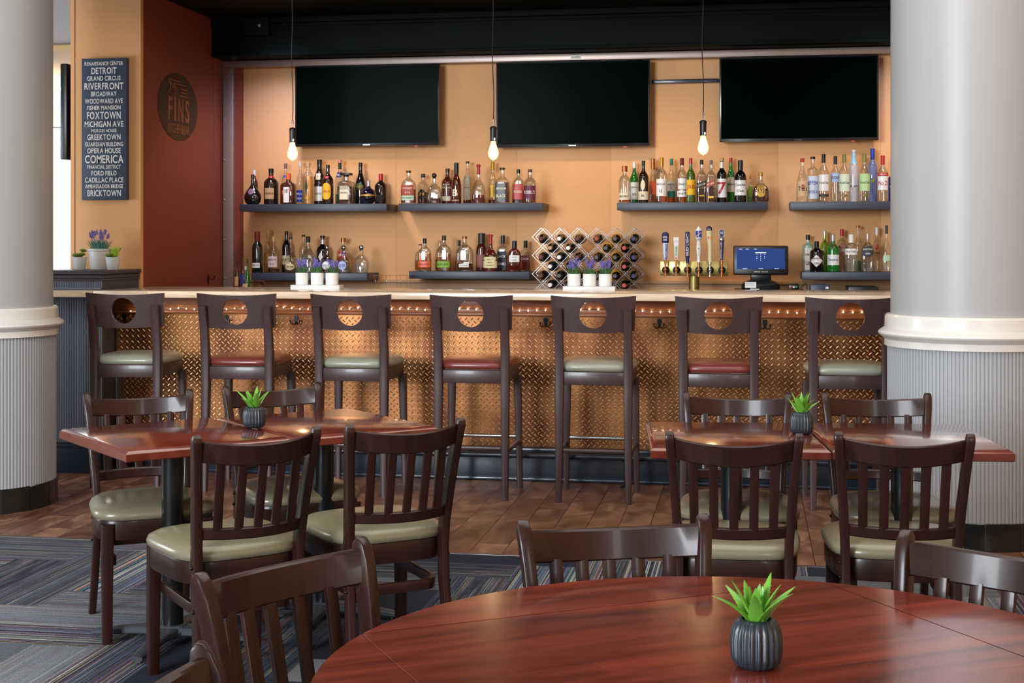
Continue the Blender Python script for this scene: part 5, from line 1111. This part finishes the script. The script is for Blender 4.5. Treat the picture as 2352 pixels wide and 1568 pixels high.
# ------------------------------------------------------------------ beer tower
t = thing('beer_tower', 'brass beer tower with six taps and tall handles beside the screen', 'beer tower', (-.3705, 9.8, .95))
mb = MB(); mb.lathe([(.055, 0), (.055, .008), (.036, .012), (.036, .25)], 32); mb.build('column', M['brass'], t)
mb = MB(); mb.box(-.2305, .2305, -.05, .05, .251, .35, .003); mb.build('box', M['brass'], t)
for x, z in ((-.222, .32), (-.07, .342), (.08, .342), (.222, .31)):
    mb = MB(); mb.sweep([(x, -.051, z), (x, -.055, z)], [(math.cos(k*PI/6), math.sin(k*PI/6)) for k in range(12)], .0045); mb.build('screw', M['brass'], t)
TX = [-.562, -.488, -.412, -.336, -.26, -.181]; TT = [1.498, 1.462, 1.498, 1.536, 1.545, 1.524]
circ = [(math.cos(k*PI/10), math.sin(k*PI/10)) for k in range(20)]
def ycyl(mb, x, z, y0, y1, r0, r1=None):
    mb.sweep([(x, y0, z), (x, y1, z)], circ, [r0, r1 or r0])
for i, (x, zt) in enumerate(zip(TX, TT)):
    x -= -.3705; fm = M['chrome'] if i == 4 else M['copperf']
    mb = MB(); ycyl(mb, x, .29, -.0505, -.06, .026, .023); ycyl(mb, x, .29, -.06, -.066, .019, .017); cl_ = mb.build('collar', M['hook'], t)
    mb = MB(); ycyl(mb, x, .29, -.066, -.098, .009, .011); mb.ball((x, -.1, .292), .0125, 16)
    mb.tube([(x, -.098, .288), (x, -.112, .275), (x, -.114, .245)], .0075, 12); mb.lathe([(.006, .295), (.006, .325), (.0085, .327), (.0085, .36)], 14, c=(x, -.1, 0)); fa = mb.build('faucet', fm, t)
    H = zt-1.31; y = -.1; b0 = .362
    mb = MB()
    if i == 0:
        mb.lathe([(.011, b0), (.019, b0+H*.6)], 8, c=(x, y, 0)); h_ = mb.build('tap_handle', cm('ltfrost'), t)
        mb = MB(); mb.lathe([(.021, b0+H*.6), (.024, b0+H*.64), (.024, b0+H*.92), (.016, b0+H*.98), (.005, b0+H)], 8, c=(x, y, 0)); mb.build('drum', cm('navy'), h_)
        mb = MB(); mb.box(x-.001, x+.012, y-.0195, y-.0175, b0+.004, b0+H*.56, 0, 0); put_text(mb, 'WINTER LAGER', lambda u, v: (x+.005+v, y-.0205, b0+H*.3+u), -.045, .045, -.0035, .0035, 1, 1); mb.build('badge', [cm('blue'), M['white']], h_)
        mb = MB(); put_text(mb, 'SAMUEL', lambda u, v: (x+u, y-.0243, v), -.015, .015, b0+H*.78, b0+H*.85, 0, 1); put_text(mb, 'ADAMS', lambda u, v: (x+u, y-.0243, v), -.013, .013, b0+H*.68, b0+H*.75, 0, 1); mb.build('lettering', M['white'], h_)
    elif i == 1:
        mb.loft([[Vector((x+sx*w_, y+sy*.006, z)) for sx, sy in ((-1, -1), (1, -1), (1, 1), (-1, 1))] for z, w_ in ((b0, .0095), (b0+H, .0185))]); h_ = mb.build('tap_handle', cm('white'), t)
        mb = MB(); mb.loft([[Vector((x+sx*w_, y-.0072+dd, z)) for sx, dd in ((-1, 0), (1, 0), (1, .001), (-1, .001))] for z, w_ in ((b0+.02, .0085), (b0+H*.62, .0122))]); put_text(mb, 'SCULPIN', lambda u, v: (x-v, y-.0078, b0+H*.38+u), -.03, .03, -.003, .003, 1, 1); mb.build('badge', [cm('mint'), cm('dkgray')], h_)
        mb = MB(); mb.box(x-.007, x+.007, y-.0075, y-.0065, b0+.004, b0+.016); mb.build('stripe', cm('orange'), h_)
        mb = MB(); mb.sweep([(x+.010*math.cos(a*PI/9), y-.007, b0+H*.78+.011*math.sin(a*PI/9)) for a in range(-1, 11)], [(-1, -1), (1, -1), (1, 1), (-1, 1)], .0007, up=(0, 1, 0)); mb.build('emblem', cm('rust'), h_)
    elif i == 2:
        mb.lathe([(.010, b0-.025), (.012, b0), (.0145, b0+.02), (.0155, b0+H-.01), (.013, b0+H), (.004, b0+H+.002)], 24, c=(x, y, 0)); h_ = mb.build('tap_handle', cm('navy', .25), t)
        mb = MB(); put_text(mb, 'BUD LIGHT', lambda u, v: (x-v, y-math.sqrt(max(0, .0162**2-v*v)), b0+H*.54+u), -.075, .075, -.0085, .0085, 0, 1, .05); mb.build('lettering', M['white'], h_)
    elif i == 3:
        mb.lathe([(.015, b0-.018), (.012, b0-.008), (.011, b0+.01), (.017, b0+H*.36), (.011, b0+H*.58), (.02, b0+H*.63), (.0235, b0+H*.66), (.0235, b0+H*.88), (.010, b0+H*.96), (.003, b0+H)], 24, c=(x, y, 0)); h_ = mb.build('tap_handle', cm('white', .2), t)
        for sx in (-1, 1):
            mb = MB()
            R_ = [[Vector((x+.0241*math.sin(a)*1, y-.0241*math.cos(a), z)) for a in [sx*(.06+.95*k/6) for k in range(7)]] for z in (b0+H*.67, b0+H*.87)]
            mb.loft(R_, closed=False); mb.build('badge', cm('blue'), h_)
            mb = MB(); R_ = [[Vector((x+.0244*math.sin(a), y-.0244*math.cos(a), b0+H*.74+H*.07*(a*1)+z)) for a in [sx*(.1+.85*k/6) for k in range(7)]] for z in (0, .006)]
            mb.loft(R_, closed=False); mb.build('stripe', cm('yellow'), h_)
        mb = MB(); q = .005; zz = b0+H*.34; mb.loft([[Vector((x, yy, zz+q)), Vector((x+q, yy, zz)), Vector((x, yy, zz-q)), Vector((x-q, yy, zz))] for yy in (y-.0178, y-.0168)])
        put_text(mb, 'BLUE MOON', lambda u, v: (x-v, y-.0165+abs(u-0)*.03, b0+H*.34+.034+u), -.022, .022, -.002, .002, 0, 0); put_text(mb, 'BREWING CO', lambda u, v: (x-v, y-.0172+.0012, b0+H*.34-.030+u), -.02, .02, -.002, .002, 0, 0); mb.build('lettering', cm('navy'), h_)
    elif i == 4:
        mb.sweep([(x+.002, y, b0-.016), (x, y, b0+.01), (x+.001, y, b0+H*.35), (x-.002, y, b0+H*.6), (x-.005, y, b0+H*.84)], circ, [.013, .0135, .0135, .018, .0215]); h_ = mb.build('tap_handle', cm('cream2', .2), t)
        mb = MB(); mb.ball((x-.006, y-.002, b0+H*.88), .0205, 20); mb.build('ball', cm('navy', .2), h_)
        mb = MB(); put_text(mb, 'Leinies', lambda u, v: (x-.006+u, y-.0235, b0+H*.88+v), -.014, .014, -.004, .004, 0, 1); mb.build('lettering', cm('cream'), h_)
        for dx in (-.010, .009):
            mb = MB(); mb.box(x+dx-.004, x+dx+.004, y-.0185-.001, y-.0165, b0+H*.60, b0+H*.67); mb.build('badge', cm('orange'), h_)
    else:
        mb.lathe([(.008, b0-.02), (.0085, b0), (.0155, b0+H*.6)], 12, c=(x, y, 0)); h_ = mb.build('tap_handle', cm('navy', .25), t)
        mb = MB(); mb.lathe([(.0175, b0+H*.6), (.0185, b0+H*.62), (.0175, b0+H*.67)], 20, c=(x, y, 0)); mb.build('ring', M['chrome'], h_)
        sh = [(0, -.036), (-.013, -.022), (-.019, .0), (-.017, .018), (0, .026), (.017, .018), (.019, .0), (.013, -.022)]
        mb = MB(); mb.lathe([(.012, b0+H*.66), (.010, b0+H*.9)], 12, c=(x, y, 0))
        mb.loft([[Vector((x+a*k, y+yy, b0+H*.84+b_*k)) for a, b_ in sh] for yy, k in ((-.014, .92), (-.012, 1), (-.006, 1))]); mb.build('shield', cm('navy', .3), h_)
        mb = MB(); put_text(mb, 'SAMUEL', lambda u, v: (x+u, y-.0148, b0+H*.84+v), -.012, .012, .003, .009, 0, 1); put_text(mb, 'ADAMS', lambda u, v: (x+u, y-.0148, b0+H*.84+v), -.010, .010, -.006, .0, 0, 1)
        mb.sweep([(x+a*.95, y-.0142, b0+H*.84+b_*.95) for a, b_ in sh], [(-1, -1), (1, -1), (1, 1), (-1, 1)], .0008, closed=True, up=(0, 1, 0)); mb.build('lettering', M['white'], h_)
        mb = MB(); put_text(mb, 'BOSTON LAGER', lambda u, v: (x-.004-v, y-.0158+.004*(1-(u+.06)/.12), b0+H*.3+u), -.055, .055, -.0035, .0035, 0, 1); mb.build('lettering', M['white'], h_)

# ------------------------------------------------------------------ till corner
mb = MB(); mb.box(-.10, .37, 9.66, 10.05, .95, 1.108, .006); tag(mb.build('till_stand', M['black']), 'black low stand carrying the till screen', 'stand')
t = thing('till_screen', 'touchscreen till with blue screen between beer tower and gin shelf', 'till', (.08, 9.82, 1.1085))
rx = Matrix.Translation((0, -.06, .20)) @ Matrix.Rotation(math.radians(-6), 4, 'X')
mb = MB(); mb.box(-.185, .185, 0, .03, -.1, .1, .012, M_=rx); mb.build('case', M['black'], t)
scr = pm('screen_blue', rgb(24, 50, 104), .15, emit=.55, var=.25, vs=9)
mb = MB(); mb.box(-.162, .162, -.0008, .0, -.062, .078, M_=rx); s_c = mb.build('screen', scr, t)
mb = MB(); fs = lambda x, z: rx @ Vector((x, -.0016, z)); V4 = lambda x0, x1, z0, z1: mb.loft([[fs(x0, z0), fs(x1, z0)], [fs(x0, z1), fs(x1, z1)]], closed=False)
V4(-.036, .036, .048, .053)
for r_, row in enumerate(('789', '456', '123')):
    for c__, ch_ in enumerate(row): put_text(mb, ch_, fs, -.026+c__*.026-.0018, -.026+c__*.026+.0018, .036-r_*.013, .041-r_*.013, 0, 0)
put_text(mb, '0', fs, -.0018, .0018, -.003, .002, 0, 0)
for x_ in (-.145, -.10, -.045): V4(x_, x_+.02, .074, .0755)
for x_ in (-.12, -.015, .09): V4(x_, x_+.03, -.0595, -.0575)
mb.build('keypad_display', pm('screen_white', (.8, .85, 1, 1), .5, emit=1), s_c)
mb = MB(); put_text(mb, 'micros', fs, -.042, -.004, -.083, -.075, 0, 1); put_text(mb, 'ORACLE', fs, .006, .048, -.083, -.0765, 0, 0); mb.build('logo', M['white'], t)
mb = MB(); mb.box(-.07, .07, -.04, .0, .06, .12, .01); mb.loft([[Vector((.13*sgnp(math.cos(2*PI*i/32), .6)*k, .0+.09*sgnp(math.sin(2*PI*i/32), .6)*k, z)) for i in range(32)] for z, k in ((.0, .96), (.006, 1), (.035, 1), (.05, .85), (.064, .6))]); mb.build('stand_base', M['black'], t)
mb = MB(); mb.box(-.105, -.03, -.0965, -.0955, .012, .052); put_text(mb, 'SPECIALS', lambda x, z: (x, -.097, z), -.1, -.04, .04, .046, 1); put_text(mb, 'DRAFT 5.00', lambda x, z: (x, -.097, z), -.1, -.045, .028, .034, 1)
mb.build('paper_note', [M['white'], cm('dkgray')], t)
t = thing('card_reader', 'small black card reader with lit keys beside the till', 'card reader', (.30, 9.76, 1.1085))
mb = MB(); mb.box(-.035, .035, 0, .07, 0, .034, .006); mb.box(-.032, .032, .012, .066, .034, .042, .004); mb.build('case', M['black'], t)
for k, c_ in enumerate(('red', 'white', 'teal')):
    mb = MB(); mb.box(-.022+k*.017, -.010+k*.017, -.0015, .0, .012, .024, .002); mb.build('key', cm(c_), t)
mb = MB(); mb.tube([(.01, 9.70, 1.1125), (.07, 9.705, 1.1125)], .0035, 8, mi=0); tag(mb.build('pen', [M['white']]), 'white pen lying in front of the till', 'pen')
mb = MB(); mb.tube([(.345, 9.80, 1.12), (.375, 9.79, 1.145), (.385, 9.8, 1.15), (.39, 9.82, 1.12), (.385, 9.8, 1.0), (.38, 9.82, .955)], .0022, 6); tag(mb.build('cable', M['black']), 'thin black cable looping down beside the card reader', 'cable')
t = thing('receipt_printer', 'dark blue receipt printer on the back counter under the gin shelf', 'printer', (.475, 9.78, .95))
mb = MB(); mb.box(-.065, .065, 0, .14, 0, .195, .01); mb.build('case', pm('printer_blue', rgb(44, 58, 84), .4), t)
mb = MB(); mb.box(-.045, .035, .01, .03, .1955, .198); mb.build('paper_slot', M['black'], t); mb = MB(); mb.box(.038, .056, -.001, .0, .165, .18); mb.build('badge', M['white'], t)
t = thing('cash_drawer', 'low black cash drawer box by the column', 'drawer box', (.76, 9.78, .95))
mb = MB(); mb.box(-.1, .1, 0, .3, 0, .18, .008); mb.build('case', M['black'], t); mb = MB(); mb.box(-.09, .09, -.004, .0, .03, .15, .002); mb.build('drawer_front', M['black'], t)

# ------------------------------------------------------------------ upside-down stemware
def glass_(): 
    t = thing('wine_glass', '', 'glass', group='upside-down stem glasses on the back counter')
    mb = MB(); mb.lathe([(.034, .001), (.036, .04), (.033, .08), (.02, .112), (.006, .13)], 24, caps=False); mb.build('bowl', M['glass'], t)
    mb = MB(); mb.lathe([(.006, .13), (.0038, .15), (.0035, .2), (.007, .222), (.0035, .228), (.004, .236)], 14); mb.build('stem', M['glass'], t)
    mb = MB(); mb.lathe([(.004, .236), (.02, .2395), (.034, .2405), (.034, .243)], 24); mb.build('foot', M['glass'], t)
    return t
g0 = glass_(); gx = [(-2.646, 9.85), (-2.562, 9.85), (-2.484, 9.85), (-2.407, 9.85), (-2.642, 9.94), (-2.557, 9.94), (-2.482, 9.94), (-2.405, 9.94)]
gl_ = ['front row, nearest the rust wall', 'front row, second from the rust wall', 'front row, third from the rust wall', 'front row, nearest the bourbon shelf', 'back row, nearest the rust wall', 'back row, second from the rust wall', 'back row, third from the rust wall', 'back row, nearest the bourbon shelf']
for i, ((x, y), lb) in enumerate(zip(gx, gl_)):
    if i == 0: o = g0; o.location = (x, y, .9502)
    else: o = dup(g0, (x, y, .9502), 0)
    o['label'] = 'upside-down stem glass, '+lb

# ------------------------------------------------------------------ potted lavender and succulents
def blades(mb, rd, n, r0, z0, h0, h1, spread, w_=.0016):
    for k in range(n):
        a = rd.uniform(0, 2*PI); q = rd.uniform(0, 1)**.5*r0; h = rd.uniform(h0, h1); d = Vector((math.cos(a), math.sin(a), 0)); s_ = rd.uniform(.2, 1)*spread
        b0 = d*q+Vector((0, 0, z0)); sd = Vector((-d.y, d.x, 0))*w_
        pts = [b0, b0+Vector((0, 0, h*.5))+d*s_*.3, b0+Vector((0, 0, h*.85))+d*s_*.8, b0+Vector((0, 0, h*.95))+d*s_*1.15]
        v = [(mb.bm.verts.new(p-sd*f_), mb.bm.verts.new(p+sd*f_+d*.0004)) for p, f_ in zip(pts[:3], (1, 1, .7))]; tip = mb.bm.verts.new(pts[3])
        for (a0, a1), (b0_, b1) in zip(v, v[1:]): mb.bm.faces.new((a0, a1, b1, b0_))
        mb.bm.faces.new((v[2][0], v[2][1], tip))
def sprigs(mb, rd, n, r0, z0, h0, h1, spread, fl):
    for k in range(n):
        a = 2*PI*k/n+rd.uniform(-.3, .3); d = Vector((math.cos(a), math.sin(a), 0)); h = rd.uniform(h0, h1); s_ = rd.uniform(.2, 1)*spread
        top = Vector((0, 0, z0+h))+d*(r0*.4+s_)
        mb.tube([d*r0*.3+Vector((0, 0, z0)), top-Vector((0, 0, fl))-d*fl*.2, top], .0008, 4)
        for m_ in range(42):
            f_ = rd.random(); p = top+Vector((0, 0, -fl*f_))-d*(fl*f_*.25)+Vector((rd.gauss(0, 1), rd.gauss(0, 1), rd.gauss(0, .6)))*(.0026+.0035*f_)
            r = rd.uniform(.0018, .0034)
            vs = [mb.bm.verts.new(p+Vector(q)*r) for q in ((1, 0, 0), (-.5, .8, 0), (-.5, -.8, 0), (0, 0, 1.5), (0, 0, -1.2))]
            for f3 in ((0, 1, 3), (1, 2, 3), (2, 0, 3), (1, 0, 4), (2, 1, 4), (0, 2, 4)): mb.bm.faces.new([vs[i] for i in f3])
def pot_lav(seed, lb, loc, big=False, group=None, leafm='grass'):
    rd = random.Random(seed); t = thing('potted_lavender', lb, 'potted plant', loc, 0, group)
    if big:
        mb = MB(); mb.lathe([(.056, 0), (.058, .004), (.068, .116), (.073, .118), (.0745, .122), (.0745, .130), (.072, .132), (.068, .130), (.066, .112)], 40); mb.build('pot', M['marble'], t); zt, R0, Hs = .115, .055, 1.4
    else:
        mb = MB(); mb.lathe([(.037, 0), (.0395, .003), (.0405, .073), (.0395, .075), (.0375, .0745), (.037, .062)], 36); mb.build('pot', M['whitepot'], t); zt, R0, Hs = .062, .03, 1
    mb = MB(); mb.lathe([(R0*1.15, zt-.003), (R0*1.15, zt+.001)], 20); mb.build('soil', M['soil'], t)
    mb = MB(); blades(mb, rd, 170 if not big else 200, R0, zt, .03*Hs, .062*Hs, .034*Hs, .0015 if not big else .002); mb.build('leaves', M[leafm], t, smooth=False, fix=False)
    mb = MB(); sprigs(mb, rd, 9 if not big else 16, R0, zt+.01, .055*Hs, .098*Hs, .026*Hs*(1.3 if big else 1), .028); mb.build('flowers', M['lav'], t, smooth=False)
def tray(x0, lb):
    mb = MB(); mb.box(x0, x0+.316, 8.475, 8.58, 1.1362, 1.1635, .002); tag(mb.build('display_tray', M['marble']), lb, 'tray')
tray(-2.820, 'white marble tray under three lavender pots, nearer the fluted cabinet'); tray(-1.108, 'white marble tray under three lavender pots in front of the wine racks')
for k, x in enumerate((-2.761, -2.662, -2.566)): pot_lav(20+k, 'white pot of lavender, '+('end nearest the rust wall', 'middle one', 'end nearest the bourbon shelf')[k]+', tray by the fluted cabinet', (x, 8.527, 1.164), group='small lavender pots on the bar')
for k, x in enumerate((-1.046, -.951, -.855)): pot_lav(30+k, 'white pot of lavender, '+('end nearest the bourbon shelf', 'middle one', 'end nearest the beer tower')[k]+', tray before the wine racks', (x, 8.527, 1.164), group='small lavender pots on the bar')
pot_lav(41, 'large pale marble pot of lavender on the slate cabinet cap', (-4.150, 8.60, 1.2555), True, leafm='teal_grass')
def pot_succ(seed, lb, loc, second):
    rd = random.Random(seed); t = thing('potted_succulent', lb, 'potted plant', loc, 0, 'succulents in grey pots')
    mb = MB(); mb.lathe([(.033, 0), (.0345, .002), (.0455, .079), (.0445, .081), (.042, .0805), (.041, .07)], 36); mb.build('pot', M['greypot'], t)
    mb = MB(); mb.lathe([(.0405, .069), (.0405, .073)], 20); mb.build('soil', M['soil'], t)
    def leafy(mb, c, n, ln, wd, el0, el1):
        for k in range(n):
            a = k*2.4; el = el0+(el1-el0)*k/n; d = Vector((math.cos(a)*math.cos(el), math.sin(a)*math.cos(el), math.sin(el))); l_ = ln*(1-.4*k/n)
            up_ = Vector((-math.cos(a)*math.sin(el), -math.sin(a)*math.sin(el), math.cos(el))); sd = d.cross(up_)
            R = []
            for f_, w_ in ((0, .35), (.3, .8), (.6, 1), (.85, .6), (1, .08)):
                p = Vector(c)+d*l_*f_+up_*(.12*l_*f_*f_); R.append([p+sd*math.cos(q*PI/3)*wd*w_+up_*math.sin(q*PI/3)*wd*w_*.35 for q in range(6)])
            mb.loft(R)
    mb = MB()
    leafy(mb, (-.016, -.008, .076), 22, .048, .0075, .15, 1.3)
    mb.build('rosette', M['succ'], t)
    mb = MB()
    if second:
        for k in range(16):
            a = k*2.4; q = (k % 5)*.0035; d = Vector((math.cos(a), math.sin(a), 0)); p0 = Vector((.014, .004, .072))+d*q
            mb.sweep([p0, p0+Vector((0, 0, .035))+d*.010, p0+Vector((0, 0, .07+.02*(k % 3)/2))+d*.019], [(math.cos(j*PI/3), math.sin(j*PI/3)) for j in range(6)], [.004, .0042, .0006])
        mb.build('spiky_leaves', M['lime'], t)
        for (dx, dy, hh_) in ((-.03, .02, .11), (.045, .02, .12)):
            mb = MB(); base = Vector((dx*.3, dy*.3, .075)); tip = Vector((dx, dy, hh_+.02))
            for k in range(9):
                c_ = base.lerp(tip, (k+2)/11)
                for s_ in (-1, 1):
                    v = Vector((s_*.010, 0, .007)); R = [[c_+v*f_+Vector((0, math.cos(q*PI/2), math.sin(q*PI/2)))*.003*w_ for q in range(4)] for f_, w_ in ((0, .5), (.5, 1), (1, .2))]; mb.loft(R)
            mb.build('sprig', M['succ'], t)
        mb = MB(); sprigs(mb, rd, 1, .0, .07, .062, .064, .03, .026)
        mb.build('flower', M['lav'], t, smooth=False)
    else:
        mb.tube([(.014, 0, .07), (.018, .004, .12)], .0025, 6); leafy(mb, (.014, .0, .085), 16, .034, .009, .4, 1.5); leafy(mb, (.018, .006, .112), 14, .032, .0105, .2, 1.4)
        mb.build('round_leaves', M['succ'], t)
pot_succ(1, 'grey pot of rosette succulents on the slate cabinet, toward the bright window', (-4.196, 8.42, 1.2555), False)
pot_succ(2, 'grey pot of lime spiky succulents on the slate cabinet, toward the rust wall', (-3.977, 8.43, 1.2555), True)
